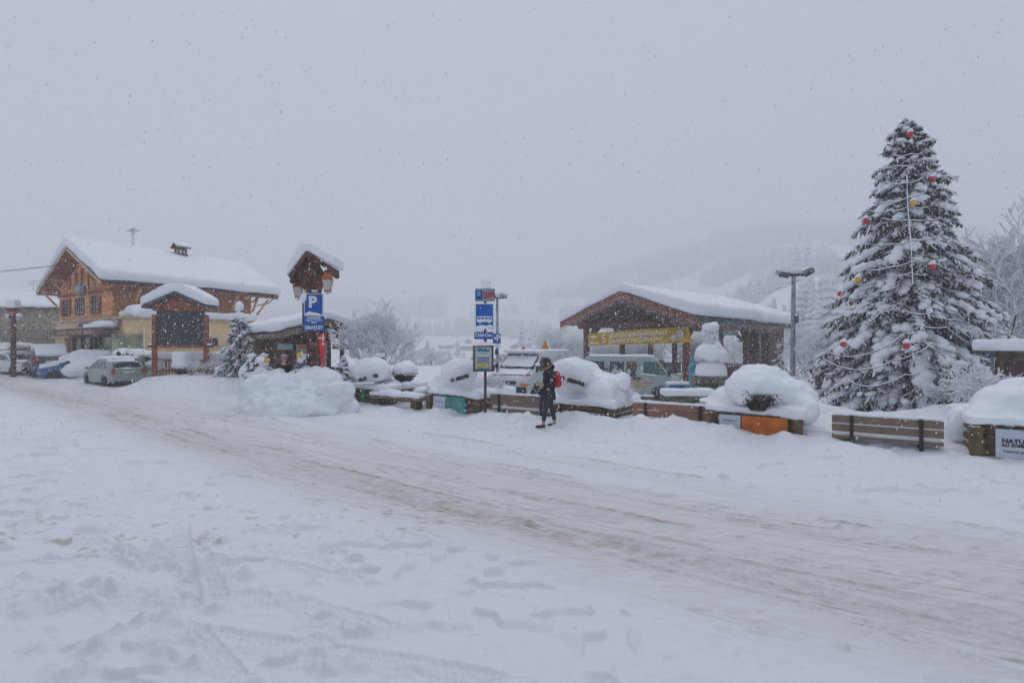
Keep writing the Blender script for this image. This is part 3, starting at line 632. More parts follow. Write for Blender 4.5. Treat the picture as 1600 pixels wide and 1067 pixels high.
sd_ = thing
# annex details on the right face (x = 1.5, facing +x)
for y, w in ((1.35, .5), (4.8, .0)):
    pass
for y0, ww in ((3.0, 1.3), (5.2, 1.3), (7.0, .9)): wpane(cx_, (1.53, y0, 2.28), ww, .62, ry=math.pi / 2, frame=FASC, bars=2)
rail = MB(); rail.box((1.62, 4.8, 1.98), (.16, 5.6, .07)); rail.build('window_sill', FASC, cx_)
MB().tube([(1.58, 1.5, 0), (1.58, 1.5, 3.0)], .05, 6).build('downpipe', WHITE, cx_)
soft('annex_snow', MB().box((.9, 5.2, 3.98), (1.9, 6.6, .5)).box((.7, 1.7, 3.92), (2.1, 1.7, .42)).ball((.9, 1.6, 4.2), (.9, .8, .3)), .12, 6, .06, 1, None, cx_)
# roof furniture
ch_ = MB()
for sx in (-1, 1):
    for sy in (-1, 1): ch_.box((-5.0 + sx * .24, 6.5 + sy * .24, 8.95), (.12, .12, .75))
ch_.box((-5.0, 6.5, 8.6), (.7, .7, .5)); chm = ch_.build('chimney', WOODG, rf)
chev(.95, 6.0, 7.0, 9.25, 9.55, .06, M=Matrix.Translation((-5.0, 0, 0))).build('chimney_hood', WOODD, rf)
roofsnow(.95, 6.0, 7.1, 9.33, 9.63, .14, rf, .06, 4, .01, x=-5.0)
an = MB(); an.tube([(-5.4, 3.6, 8.7), (-5.4, 3.6, 10.3)], .025, 5)
for z, L in ((10.25, .38), (10.1, .45), (9.9, .5)): an.tube([(-5.4 - L, 3.6, z), (-5.4 + L, 3.6, z)], .014, 4)
for k in range(7): an.tube([(-5.9 + k * .17, 3.3, 10.1), (-5.9 + k * .17, 3.9, 10.1)], .010, 4); 
an.tube([(-5.95, 3.6, 10.3), (-5.6, 3.6, 9.85)], .012, 4); an.build('antenna', METAL, rf)

# ---- stone houses on the far left
def stone_house(label, loc, rz, w, d, ze, rise, wins, balc=True, m=STONE):
    t = thing('stone_house', label, 'house', loc, rz)
    MB().prism([(-w / 2, -1), (w / 2, -1), (w / 2, ze), (-w / 2, ze)], d, Matrix.Translation((0, d / 2, 0))).build('wall', m, t)
    MB().add([(-w / 2 - .4, -.6, ze - .1), (w / 2 + .4, -.6, ze - .1), (w / 2 + .4, d / 2, ze + rise), (-w / 2 - .4, d / 2, ze + rise), (-w / 2 - .4, d + .6, ze - .1), (w / 2 + .4, d + .6, ze - .1),
              (-w / 2 - .4, -.6, ze + .08), (w / 2 + .4, -.6, ze + .08), (w / 2 + .4, d / 2, ze + rise + .18), (-w / 2 - .4, d / 2, ze + rise + .18), (-w / 2 - .4, d + .6, ze + .08), (w / 2 + .4, d + .6, ze + .08)],
             [(0, 3, 2, 1), (3, 4, 5, 2), (6, 7, 8, 9), (9, 8, 11, 10), (0, 1, 7, 6), (4, 10, 11, 5), (0, 6, 9, 3), (3, 9, 10, 4), (1, 2, 8, 7), (2, 5, 11, 8)]).build('roof', SLATE, t)
    M9 = Matrix.Rotation(R(90), 4, 'Z')
    soft('snow_cover', MB().prism([(-.75, ze + .1), (d / 2, ze + rise + .2), (d + .7, ze + .1), (d + .7, ze + .55), (d / 2, ze + rise + .7), (-.7, ze + .5)], w + .9, Matrix.Rotation(R(90), 4, 'Z') @ Matrix.Diagonal((1, 1, 1, 1))), .18, 8, .08, .5, None, t)
    for x, z, ww, hh in wins: wpane(t, (x, -.03, z), ww, hh, frame=WOODD, glass=mat('closed_shutter', (.10, .05, .06), .8, planks=('X', .12)) if 'closed_shutter' not in MATS else MATS['closed_shutter'], bars=1)
    if balc:
        b = MB(); b.box((0, -.55, ze - 2.75), (w, 1.0, .12)); bo = b.build('balcony', WOODG, t)
        r = MB(); r.box((0, -1.02, ze - 1.85), (w, .07, .07)); r.box((0, -1.02, ze - 2.6), (w, .06, .06))
        x = -w / 2 + .05
        while x < w / 2: r.box((x, -1.02, ze - 2.22), (.10, .03, .72)); x += .24
        r.build('railing', WOODG, bo)
    return t
# local x runs to the right; front faces -y
sh1 = stone_house('long tan stone house with purple shutters and timber balcony behind parked cars', (-50.5, 45.3, .3), math.atan2(2.5, 16), 21, 9, 5.0, 1.35, [(-4.6, 3.7, 1.5, 1.5), (.6, 3.7, 1.9, 1.5), (-1.2, 1.3, 1.5, .5), (1.4, 1.3, 1.6, .5), (4.1, 1.3, 1.6, .5), (9.6, 3.9, .5, 1.2)])
sh2 = stone_house('snow roofed house whose white ridge shows above the long stone house', (-63, 62, .5), .1, 26, 10, 5.6, 2.2, [(-3, 4, 1.2, 1.2), (3, 4, 1.2, 1.2)], False, CREAM)
for (px, py, Y, w), lab in zip([(50, 462, 58, 1.9), (69, 470, 49, .7), (86, 473, 49, 1.0)], ['wide snow capped chimney on the ridge left of the chalet', 'small dark chimney close to the chalet gable', 'low slatted chimney on the stone house roof beside the chalet']):
    p = P3(px, py, Y); c = thing('chimney', lab, 'chimney', (p.x, p.y, p.z - .5), 0, 'chimneys on the left roofs')
    MB().box((0, 0, -.1), (w * .8, .7, 1.2)).build('stack', STONE, c); m_ = MB(); [m_.box((-w / 2 + w * k / 4, 0, .62), (.08, .6, .3)) for k in range(5)]; m_.build('vent', DMET, c)
    MB().box((0, 0, .78), (w * 1.25, 1.0, .07)).build('hood', SLATE, c); soft('snow_cap', MB().box((0, 0, .93), (w * 1.25, 1.0, .26)), .06, 4, .01, 3, None, c)
p = P3(52, 440, 58); an2 = thing('roof_antenna', 'thin television antenna above the snow roofs left of the chalet', 'antenna', (p.x, p.y, p.z - 1.5))
a_ = MB().tube([(0, 0, 0), (0, 0, 1.6)], .03, 5)
for z in (1.55, 1.2): a_.tube([(-.6, 0, z), (.6, 0, z)], .02, 4)
for k in range(5): a_.tube([(-.5 + k * .25, 0, 1.2), (-.5 + k * .25, 0, 1.55)], .015, 4)
a_.build('mast', METAL, an2)
pts = [Vector((-62, 46, 8.4 + .0)) + (Vector((-28.5, 33, 7.3)) - Vector((-62, 46, 8.4))) * (k / 20) - Vector((0, 0, .5 * math.sin(math.pi * k / 20))) for k in range(21)]
tag(MB().tube(pts, .025, 5).build('overhead_wire', DMET), 'dark overhead wire running to the left gable of the chalet', 'wire')

# ---- brown kiosk behind the snow heap.  local: x along the gable front to the right, y back along the ridge
kx = thing('wooden_kiosk', 'small dark brown timber kiosk with snow roof behind the ploughed snow heap', 'kiosk', (-9.6, 22, 0), R(40))
KW, KD = 2.75, 6.4
ks = MB(); ks.prism([(.12, 0), (KW - .5, 0), (KW - .5, 2.45), (KW / 2, 3.0), (.12, 2.5)], KD - 1.1, Matrix.Translation((0, 1.1 + (KD - 1.1) / 2, 0)))
S_ = Matrix.Shear('XY', 4, (0, 0))
ks.build('wall', WOODDP, kx)
kp = MB(); [kp.box((x, .25, 1.25), (.16, .16, 2.6)) for x in (.3, KW - .3, KW / 2)]; kp.box((KW / 2, .25, 2.45), (KW - .2, .16, .18)); kp.box((KW / 2, .25, .55), (KW, .08, .9)); kp.box((KW - .25, 1.2, .5), (.1, 2, 1.0)); kp.beam((KW / 2, .25, 2.5), (KW / 2, .25, 3.0), .14); kp.build('porch_frame', WOODD, kx)
wpane(kx, (KW / 2 + .45, 1.05, 1.55), .38, 1.2, frame=WHITE, glass=mat('kiosk_pane', (.5, .55, .62), .2), bars=0, fw=.05); wpane(kx, (KW / 2 - .5, 1.05, 1.6), .5, .9, frame=WHITE, glass=MATS['kiosk_pane'], bars=1, fw=.05)
rf2 = MB().prism([(-.45, 2.42), (KW / 2, 3.02), (KW + .45, 2.42), (KW + .45, 2.56), (KW / 2, 3.16), (-.45, 2.56)], KD + .9, Matrix.Translation((0, KD / 2 - .35, 0))).build('roof', WOODDP, kx)
fa = MB().prism([(-.5, 2.30), (KW / 2, 2.93), (KW + .5, 2.30), (KW + .5, 2.60), (KW / 2, 3.2), (-.5, 2.60)], .06, Matrix.Translation((0, -.84, 0))); fa.box((-.48, KD / 2 - .35, 2.45), (.05, KD + .9, .24)); fa.build('fascia', WOODG, rf2)
soft('snow_cover', MB().prism([(-.6, 2.60), (KW / 2, 3.2), (KW + .62, 2.60), (KW + .6, 2.98), (KW / 2, 3.62), (-.6, 3.02)], KD + 1.2, Matrix.Translation((0, KD / 2 - .3, 0))), .09, 8, .04, 1, None, rf2)
for x, c_ in ((-.25, 0), (KW - .15, 1)):
    l = MB().box((x, -.35, 1.98), (.5, .35, .24)); l.build('floodlight', METAL, kx)
MB().box((.55, -.1, 1.98), (.35, .1, .22)).build('plaque', mat('orange_plaque', (.5, .18, .08), .7), kx)
MB().box((KW - .7, -.1, 1.98), (.35, .1, .22)).build('plaque', MATS['orange_plaque'], kx)

# ---- open timber pavilion.  local: x from the right front corner towards the left along the gable is -x ; y back
PW, PDp = 10.7, 15.0
pv_ = thing('pavilion', 'open timber market pavilion with icicle lights and a thick snow roof', 'pavilion', (10.8, 30, -.6), math.atan2(-.745, .668))
DRT = mat('dark_red_timber', (.17, .055, .04), .8, .3, 6, bump=.3)
# x: -PW..0  (0 = right front corner), y: 0..PD
ZE, ZR = 4.15, 6.05
for x in (-9.3, -1.3):
    for y in (1.2, 5.6, 9.6, 13.4): MB().box((x, y, 2.1), (.34, .34, 4.2), bev=.02).build('post', DRT, pv_)
MB().box((-5.35, 13.4, 2.1), (.3, .3, 4.3)).build('post', DRT, pv_)
bm_ = MB()
for y in (1.2, 5.6, 9.6, 13.4):
    bm_.box((-5.3, y, 4.05), (9.4, .26, .32)); bm_.beam((-9.6, y, 4.25), (-5.3, y, 5.95), .2); bm_.beam((-1.0, y, 4.25), (-5.3, y, 5.95), .2); bm_.box((-5.3, y, 5.0), (.22, .2, 1.7)); bm_.beam((-7.6, y, 4.1), (-6.0, y, 5.2), .16); bm_.beam((-3.0, y, 4.1), (-4.6, y, 5.2), .16)
    for x, s in ((-9.3, 1), (-1.3, -1)): bm_.beam((x, y, 2.85), (x + s * 1.25, y, 4.0), .2); bm_.box((x + s * .35, y, 3.0), (.45, .12, .12))
for x in (-9.3, -1.3, -5.3):
    bm_.box((x, 7.3, 4.3 if x != -5.3 else 5.9), (.24, 13.6, .26))
    if x != -5.3:
        for y in (1.2, 5.6, 9.6, 13.4):
            for s in (-1, 1):
                if 0 < y + s * 1.2 < 14.5: bm_.beam((x, y, 2.95), (x, y + s * 1.15, 4.15), .18)
for k in range(20): 
    y = .2 + k * .75
    for s in (-1, 1): bm_.beam((-5.35, y, 6.02), (-5.35 + s * 5.2, y, 4.22), .09, .14)
bm_.build('roof_truss', WOODD, pv_)
rfp = MB().prism([(-PW, ZE), (-PW / 2, ZR), (0, ZE), (0, ZE + .14), (-PW / 2, ZR + .14), (-PW, ZE + .14)], PDp, Matrix.Translation((0, PDp / 2, 0))).build('roof', WOODDP, pv_)
MB().prism([(-PW - .04, ZE - .2), (-PW / 2, ZR - .2), (.04, ZE - .2), (.04, ZE + .17), (-PW / 2, ZR + .17), (-PW - .04, ZE + .17)], .08, Matrix.Translation((0, -.05, 0))).build('fascia', WOODR, rfp)
gt_ = MB(); gt_.box((.06, PDp / 2, ZE + .12), (.1, PDp + .1, .06)); gt_.prism([(-PW - .06, ZE + .15), (-PW / 2, ZR + .15), (.06, ZE + .15), (.06, ZE + .21), (-PW / 2, ZR + .21), (-PW - .06, ZE + .21)], .16, Matrix.Translation((0, -.05, 0))); gt_.box((.03, PDp / 2, ZE - .08), (.05, PDp, .26)); gt_.build('roof_edging', SLATE, rfp)
soft('snow_cover', MB().prism([(-PW - .15, ZE + .17), (-PW / 2, ZR + .2), (.14, ZE + .17), (.25, ZE + .95), (-PW / 2, ZR + .8), (-PW - .12, ZE + .72)], PDp + .3, Matrix.Translation((0, PDp / 2, 0))).prism([(-3.5, ZE + .9), (.1, ZE + .15), (.5, ZE + .1), (.6, ZE + .75), (-3.5, ZE + 1.6)], 7, Matrix.Translation((0, 11.5, 0))), .15, 10, .07, .5, None, rfp)
# enclosed rear right part
MB().box((-1.5, 13.2, 2.05), (1.9, 2.9, 4.1)).build('enclosure_wall', WOODDP, pv_)
lw = MB(); lw.tube([(.05, 11.2, 4.1), (-.1, 11.2, 3.75), (-.95, 11.2, 3.6), (-.98, 11.2, .2)], .055, 8); lw.build('downpipe', METAL, pv_)
ra = MB()
for (a, b) in (((-9.3, 13.4), (-1.3, 13.4)), ((-9.3, 5.6), (-9.3, 13.4)), ((-1.3, 5.6), (-1.3, 11.0))):
    va, vb = Vector((*a, 0)), Vector((*b, 0)); n = int((vb - va).length / .22); ra.beam(va + Vector((0, 0, 1.15)), vb + Vector((0, 0, 1.15)), .08); ra.beam(va + Vector((0, 0, .3)), vb + Vector((0, 0, .3)), .08)
    for k in range(n): q = va + (vb - va) * (k + .5) / n; ra.box((q.x, q.y, .72), (.13, .13, .8) if False else (.12, .05, .8), rz=math.atan2(vb.y - va.y, vb.x - va.x))
ra.build('railing', DRT, pv_)
rng = np.random.default_rng(7); pr = MB()
def strands(f, n, L=(.12, .5)):
    for k in range(n):
        q = f((k + rng.random() * .6) / n); l = rng.uniform(*L); z = 0
        while z < l:
            dz = rng.uniform(.03, .07); pr.tube([(q[0], q[1], q[2] - z), (q[0], q[1], q[2] - z - dz)], .011 + .009 * rng.random(), 4, caps=False); z += dz + rng.uniform(.02, .08)
strands(lambda t: (-PW + t * PW / 2, -.12, ZE - .15 + t * (ZR - ZE)), 95, (.15, .6)); strands(lambda t: (-PW / 2 + t * PW / 2, -.12, ZR - .15 - t * (ZR - ZE)), 95, (.15, .6))
strands(lambda t: (.1, t * PDp, ZE - .15), 150, (.12, .5)); pr.build('icicle_lights', mat('pinkish_icicle_lights', (.62, .48, .48), .4), pv_)
fl2 = MB().box((.0, 4.2, 3.45), (.2, 2.0, .28)); fl2.build('strip_lamp', mat('grey_green_lamp', (.12, .17, .17), .5), pv_)
# banner between the front posts : hangs from the pavilion
bn = thing('banner', 'mustard yellow banner with white lettering hung across the pavilion front', 'banner', (10.8, 30, -.6), math.atan2(-.745, .668))
YEL = mat('mustard_cloth', (.58, .36, .015), .8, .15, 1.5); WT = mat('white_print', (.85, .85, .8), .7)
b0, b1 = Vector((-8.95, .98, 0)), Vector((-1.05, .98, 0)); nB = 24; vs = []; fs = []
for i in range(nB + 1):
    t = i / nB; x = b0.x + (b1.x - b0.x) * t; yy = .98 + .05 * math.sin(t * 9); zt = 3.50 + .30 * t + .05 * math.sin(t * 3.1) ; zb = 2.62 + .22 * t + .03 * math.sin(t * 7)
    if i == nB: zb -= .0
    xb = x + (.25 * t ** 6)
    vs += [(x, yy, zt), (xb, yy, zb)]
fs = [(2 * i, 2 * i + 2, 2 * i + 3, 2 * i + 1) for i in range(nB)]
m_ = MB().add(vs, fs); me = m_.mesh('cloth'); ob = link('cloth', me, YEL, bn)
sm_ = ob.modifiers.new('s', 'SOLIDIFY'); sm_.thickness = .01
def btxt(s, size, tx, dz, al='LEFT', m=WT, sx=1.0, bold=.008):
    return text(s, size, (b0.x + (b1.x - b0.x) * tx, .86, 3.06 + .26 * tx + dz), (R(90), R(-1.9), 0), m, bn, al=al, sx=sx, bold=bold)
btxt('RENCONTRE INTERNATIONALE', .37, .26, .18, sx=.83, bold=.003); btxt('DES ESPACES PROT\u00c9G\u00c9S ALPINS', .37, .255, -.19, sx=.79, bold=.003)
btxt('F\u00eate', .28, .05, .2); btxt('Reserves', .22, .03, -.24); btxt('S', .85, .165, 0, bold=.0)
lg = MB(); lg.prism([(-1.75, 2.95), (-1.3, 3.42), (-.95, 3.52), (-.72, 3.3), (-.8, 2.98), (-1.2, 3.05), (-1.4, 2.95)], .02, Matrix.Translation((-.55, .86, .12))); lg.build('emblem', mat('pale_lilac_print', (.55, .57, .68), .7), bn)
text('40', .5, (-1.75, .84, 3.36), UP, YEL, bn, bold=.01); btxt('ALPARC', .13, .875, -.28, bold=.003)
# ------------------------------------------------------------------ planters, benches, signs, lamps
LOG = mat('mossy_log', (.19, .125, .06), .9, .5, 5, c2=(.07, .06, .03), bump=.6, bs=20, snow=.75)
SLAT = mat('bench_slat', (.25, .17, .12), .85, .3, 7, c2=(.16, .12, .095), bump=.4, bs=25)
SLATR = mat('red_bench_slat', (.36, .17, .10), .85, .3, 7, c2=(.20, .12, .09), bump=.4, bs=25)
IRON = mat('black_iron', (.02, .02, .022), .6, .2, 6)
POST = mat('brown_painted_post', (.11, .055, .045), .7, .3, 6)
ANG = math.atan2(-.538, .843)
def onL(s, d=0.0):      # point of the planter line
    return Vector((-5.85 + .843 * s + .538 * d, 17.67 - .538 * s + .843 * d, 0))
def s_of(px):           # where the line of sight through pixel column px meets the line d = 0
    a = (px - 800) / 800; return (a * 17.67 + 5.85) / (.843 + .538 * a)
def bench(label, s0, s1, d, slats, mt, ztop=.667, snow=True, group='slatted benches along the square'):
    L = s1 - s0; c = onL((s0 + s1) / 2, d); t = thing('bench', label, 'bench', c, ANG, group)
    w = .145
    for k in range(2):
        MB().box((0, .03, ztop - .075 - k * .16), (L, .04, w), bev=.008).build('backrest_slat', mt, t)
    for k in range(2): MB().box((0, .16 + k * .17, ztop - .41), (L, .14, .045), bev=.008).build('seat_slat', mt, t)
    MB().box((0, .03, ztop - .41), (L, .05, .06), bev=.008).build('seat_edge', mt, t)
    for x in (-L / 2 + .32, L / 2 - .32):
        m = MB(); m.box((x, -.01, ztop - .34), (.06, .035, .70)); m.box((x, .2, ztop - .51), (.05, .42, .05)); m.box((x, -.01, ztop - .75), (.07, .05, .3)); m.box((x, .38, ztop - .72), (.05, .05, .4)); m.build('leg', IRON, t)
    if snow:
        r = random.Random(int(s0 * 10)); a = MB().box((0, .04, ztop + .03), (L * .98, .07, .06))
        soft('snow_on_back', a, .022, 3, .008, 5, None, t)
        soft('snow_on_seat', MB().box((0, .22, ztop - .38), (L * .97, .32, .13)), .03, 4, .012, 4, None, t)
    return t
bench('nearest slatted wooden bench, standing alone below the decorated spruce', s_of(1295) + .05, s_of(1487) - .1, .0, 3, SLAT)
bench('reddish slatted bench directly left of the planter with the orange poster', s_of(988), s_of(1118), 0, 3, SLATR)
bench('grey brown slatted bench directly behind the standing woman with the red backpack', s_of(765), s_of(862), 0, 3, SLAT)
# low plank bench without back
t = thing('plank_bench', 'low backless plank bench with a cushion of snow, in front of a planter', 'bench', onL((s_of(588) + s_of(668)) / 2, -.15), ANG)
Lb = s_of(668) - s_of(588); MB().box((0, 0, .385), (Lb, .38, .06), bev=.01).build('seat', SLAT, t)
for x in (-Lb * .36, Lb * .36): MB().box((x, 0, .19), (.22, .3, .34)).build('leg', LOG, t)
soft('snow_cover', MB().box((0, 0, .485), (Lb * .98, .4, .12)).ball((-.3, 0, .545), (.5, .2, .09)).ball((.5, 0, .535), (.3, .2, .08)), .03, 4, .02, 4, None, t)

def planter(label, s0, s1, depth, d0=.0, top=.78, posters=(), logs=True, heap=(), shape_seed=0, group='log planters along the square', cz=.0, texts=None, over=.10):
    """rough log box; posters: (s_a, s_b, material, label) on its front; heap: snow ellipsoids (s, d, z, rs, rd, rz)"""
    top = 2 - (2 - top) * 1.17; depth *= 1.12; L = s1 - s0; mid = (s0 + s1) / 2; t = thing('planter', label, 'planter', onL(mid, d0), ANG, group); rn = random.Random(shape_seed)
    m = MB()
    for k in range(4):
        z = top - .10 - k * .185
        m.tube([(-L / 2 + rn.uniform(-.02, .03), .08, z), (0, .08 + rn.uniform(-.01, .01), z), (L / 2 + rn.uniform(-.03, .02), .08, z)], [.095, .09 + rn.uniform(0, .01), .095], 9)
    m.build('front_logs', LOG, t, True)
    for sg in (-1, 1):
        m = MB()
        for k in range(4):
            z = top - .19 - k * .185; m.tube([(sg * (L / 2 - .1), -.06, z + .09), (sg * (L / 2 - .1), depth, z + .09)], .09, 9)
        m.build('side_logs', LOG, t, True)
        MB().box((sg * (L / 2 - .06), -.04, top - .42), (.17, .16, .78), bev=.02, ry=sg * .03).build('corner_post', LOG, t)
    for i, (a, b, mm, lab) in enumerate(posters):
        ww = b - a; MB().box(((a + b) / 2 - mid, -.105, top - .29), (ww, .015, .48)).build('poster', mm, t, label=lab)
    hb = MB()
    hb.box((0, depth / 2, top + .06), (L + over, depth + .25, .2))
    for (s, d, z, rs, rd, rz) in heap: hb.ball((s - mid, d, z), (rs, rd, rz), 2)
    soft('snow_heap', hb, .05, 5, .06, 2.0, None, t); return t
PW1 = mat('white_poster', (.52, .56, .66), .6, .08, 3); PGR = mat('green_poster_sheet', (.02, .26, .09), .6, .1, 3); PTE = mat('teal_poster', (.10, .30, .27), .6, .15, 3); POR = mat('orange_poster', (.60, .16, .015), .7, .15, 4); PBL = mat('dark_poster', (.06, .06, .07), .6, .5, 20)
def S(px): return s_of(px)
def lump(px, py, d, rpx, rpy, rd=None):
    """snow ball seen at a pixel: returns heap entry"""
    s = S(px); 
    for _ in range(3):
        q = onL(s, d); a = (px - 800) / 800; s += (a * q.y - q.x) / (.843 + .538 * a)
    q = onL(s, d); k = q.y / 800; rx = rpx * k / .95
    return (s, d, 2 - (py - 541) * k, rx, rd or rx * .8, rpy * k)
BUSH = []
p1 = planter('far left log planter with a white and a green poster beside the ploughed heap', S(533), S(608), 1.5, 0, .80, [(S(545), S(558), PW1, None), (S(568), S(574), PGR, 'small green poster')],
             heap=[lump(565, 590, .9, 30, 12), lump(578, 572, 1.2, 18, 12), lump(604, 600, .7, 14, 9), lump(548, 598, .6, 18, 10), lump(594, 588, 1.3, 16, 12), lump(618, 604, .6, 12, 9)], shape_seed=1)
p2 = planter('log planter with a white and a teal poster left of the bus stop pole', S(670), S(752), 1.5, 0, .78, [(S(681), S(699), PW1, None), (S(699) + .02, S(730), PTE, 'teal poster')],
             heap=[lump(712, 595, .8, 40, 17), lump(698, 596, .3, 14, 9), lump(734, 598, .25, 14, 9), lump(716, 580, .9, 22, 13), lump(690, 604, .5, 26, 12), lump(742, 596, .7, 16, 18), lump(660, 612, .5, 16, 8), lump(728, 574, 1.1, 16, 10)], shape_seed=2)
p3 = planter('long low log planter heaped with snow behind the woman, right of her bench', S(862), S(958), 1.5, .12, .74, [],
             heap=[lump(913, 598, .8, 48, 22), lump(908, 577, .8, 26, 14), lump(900, 590, .3, 16, 10), lump(926, 596, .25, 14, 9), lump(948, 592, .7, 12, 9), lump(893, 577, .8, 14, 12), lump(945, 604, .6, 34, 22), lump(968, 598, .7, 14, 18), lump(972, 620, .35, 12, 16, .2), lump(888, 608, .6, 26, 18), lump(935, 612, .3, 30, 16)], shape_seed=3)
p4 = planter('log planter with a pale blue and a large orange poster', S(1103), S(1252), 1.6, .02, .80, [(S(1125), S(1158), PW1, None), (S(1160), S(1231), POR, 'orange poster')],
             heap=[lump(1188, 596, .8, 42, 27), lump(1165, 600, .75, 24, 22), lump(1215, 598, .8, 22, 22), lump(1240, 622, .6, 34, 28), lump(1222, 612, .6, 40, 24), lump(1150, 622, .5, 40, 16), lump(1120, 628, .4, 30, 10), lump(1258, 640, .25, 18, 22, .25), lump(1176, 620, 1.0, 60, 22)], shape_seed=4)
p5 = planter('nearest log planter at the right edge with a white photo festival poster', S(1517), S(1517) + 2.7, 1.7, .0, .86, [(S(1553), S(1553) + 1.75, PW1, None)],
             heap=[lump(1600, 632, .7, 66, 30), lump(1575, 642, .5, 50, 24), lump(1620, 610, .9, 46, 24), lump(1545, 650, .3, 28, 20), lump(1580, 662, .02, 8, 16, .06), lump(1590, 598, 1.0, 14, 8), lump(1506, 668, .95, 22, 26), lump(1500, 650, 1.3, 20, 16)], shape_seed=5)
# poster writing (local x is along the front)
def ptext(pl, mid, s, z, body, size, m=IRON, **k): return text(body, size, (s - mid, -.1165, z), UP, m, pl, 'poster_lettering', **k)
DKB = mat('dark_blue_print', (.05, .06, .12), .6)
m5 = (2 * S(1517) + 2.7) / 2
ptext(p5, m5, S(1553) + .27, 0.42, 'NATURE', .10, bold=.004); ptext(p5, m5, S(1553) + .27, 0.35, 'AU SOMMET', .07, bold=.003); ptext(p5, m5, S(1553) + .28, 0.25, 'Festival photo', .065); ptext(p5, m5, S(1553) + .6, 0.596, 'Festival nature au sommet   photographie', .035)
sc_ = MB().tube([(S(1553) - m5 + .62 + .25 * k / 14, -.117, .305 + .08 * math.sin(k * 1.3) * (1 - k / 20)) for k in range(15)], .005, 4); sc_.build('signature', IRON, p5)
m4 = (S(1103) + S(1252)) / 2; ptext(p4, m4, (S(1125) + S(1158)) / 2, 0.432, 'Festival photo', .05, DKB)
m1_ = (S(533) + S(608)) / 2; ptext(p1, m1_, (S(545) + S(558)) / 2, 0.304, 'Festival', .05, DKB); m2_ = (S(670) + S(752)) / 2; ptext(p2, m2_, (S(681) + S(699)) / 2, 0.362, 'Festival photo', .045, DKB)
# small rear planter/troughs
def trough(label, px0, px1, Y, top, th, mm=LOG, cap=.22):
    a, b = WX(px0, Y), WX(px1, Y); t = thing('trough', label, 'trough', ((a + b) / 2, Y, 0), 0, 'snow topped troughs behind the benches'); L = b - a
    MB().box((0, 0, top - th / 2), (L, .5, th), bev=.02).build('side', mm, t)
    soft('snow_cap', MB().box((0, 0, top + cap / 2), (L * 1.02, .55, cap)), .04, 5, .02, 2, None, t); return t
trough('wooden trough under snow between the ball shaped bush and the second planter', 630, 664, 17.1, .60, .5)
trough('stone trough with a long flat snow cushion in front of the fountain', 1034, 1112, 14.7, .57, .7, mat('mossy_stone', (.16, .15, .12), .95, .3, 8, bump=.5))

# dark bushes poking out of the snow
def bush(label, c, r, seed, snowcap=True, flat=.8, under=True, cap=1.0, n=900, fringe=False):
    t = thing('bush', label, 'bush', c, 0, 'round bushes under snow'); rg = np.random.default_rng(seed)
    u = rg.normal(0, 1, (n, 3)); u /= np.linalg.norm(u, axis=1)[:, None]; u[:, 2] = -np.abs(u[:, 2]) * .95 + .2
    A = u * r * rg.uniform(.55, 1.0, (n, 1)) * [1, 1, flat]; D = u * r * .10 + rg.normal(0, .4, (n, 3)) * r * .26; Wv = np.cross(D, rg.normal(0, 1, (n, 3))); Wv = Wv / np.linalg.norm(Wv, axis=1)[:, None] * r * .03
    if fringe:
        xx = rg.uniform(-.85, .85, n); gp = vnoise(xx * 5 + seed * 3.7, 0, 0, seed) > -.1; xx = xx[gp]; m_ = len(xx)
        A = np.stack([xx * r, -(.70 + .22 * rg.random(m_)) * r * np.sqrt(1 - xx ** 2 * .8), (-.02 + .28 * xx * (1 if seed % 2 else -1) - .18 * rg.random(m_)) * r], 1)
        D = np.stack([rg.normal(0, .08, m_), rg.uniform(-.12, .05, m_), rg.uniform(-.30, .02, m_)], 1) * r; Wv = np.stack([rg.uniform(.02, .05, m_), rg.normal(0, .01, m_), rg.normal(0, .01, m_)], 1) * r; n = m_
        pass
    link('foliage', quads('foliage', A, D, Wv), TWIGD, t)
    st = [((A[i][0] * .45, A[i][1] * .45, -r * .8), tuple(A[i]), .012, .005) for i in range(0, n, 6)]
    if not fringe: link('stem', tubes('stem', st, 3), BARK, t)
    if snowcap: soft('snow_cap', MB().ball((0, r * .15 + (cap - 1) * r, r * .42), (r * 1.15 * cap, r * 1.15, r * .72 * cap), 3).ball((r * .1, r * .2, r * .8), (r * .75, r * .75, r * .45)).ball((-r * .5 * cap, r * .3, -r * .1), (r * .5, r * .5, r * .4)), .04, 4, .04, 2.4, None, t)
    return t
def pxbush(label, px, py, Y, rpx, seed, **k): return bush(label, P3(px, py, Y), rpx * Y / 800, seed, **k)
pxbush('bush with dark leaves under the leftmost snow dome of the planters', 577, 586, 16.7, 19, 1, cap=1.45, n=420, fringe=True)
pxbush('ball shaped bush under a tall white snow cap beside the plank bench', 632, 585, 17.5, 18, 2)
pxbush('bush showing a wedge of dark leaves left of the timetable case', 717, 587, 14.5, 18, 3, cap=1.5, n=420, fringe=True)
pxbush('bush with brown grass under the large snow dome behind the woman', 893, 590, 12.9, 21, 4, cap=1.5, n=420, fringe=True)
pxbush('bush with dark brown leaves below the biggest snow dome by the orange poster', 1184, 618, 10.55, 29, 5, cap=1.38)

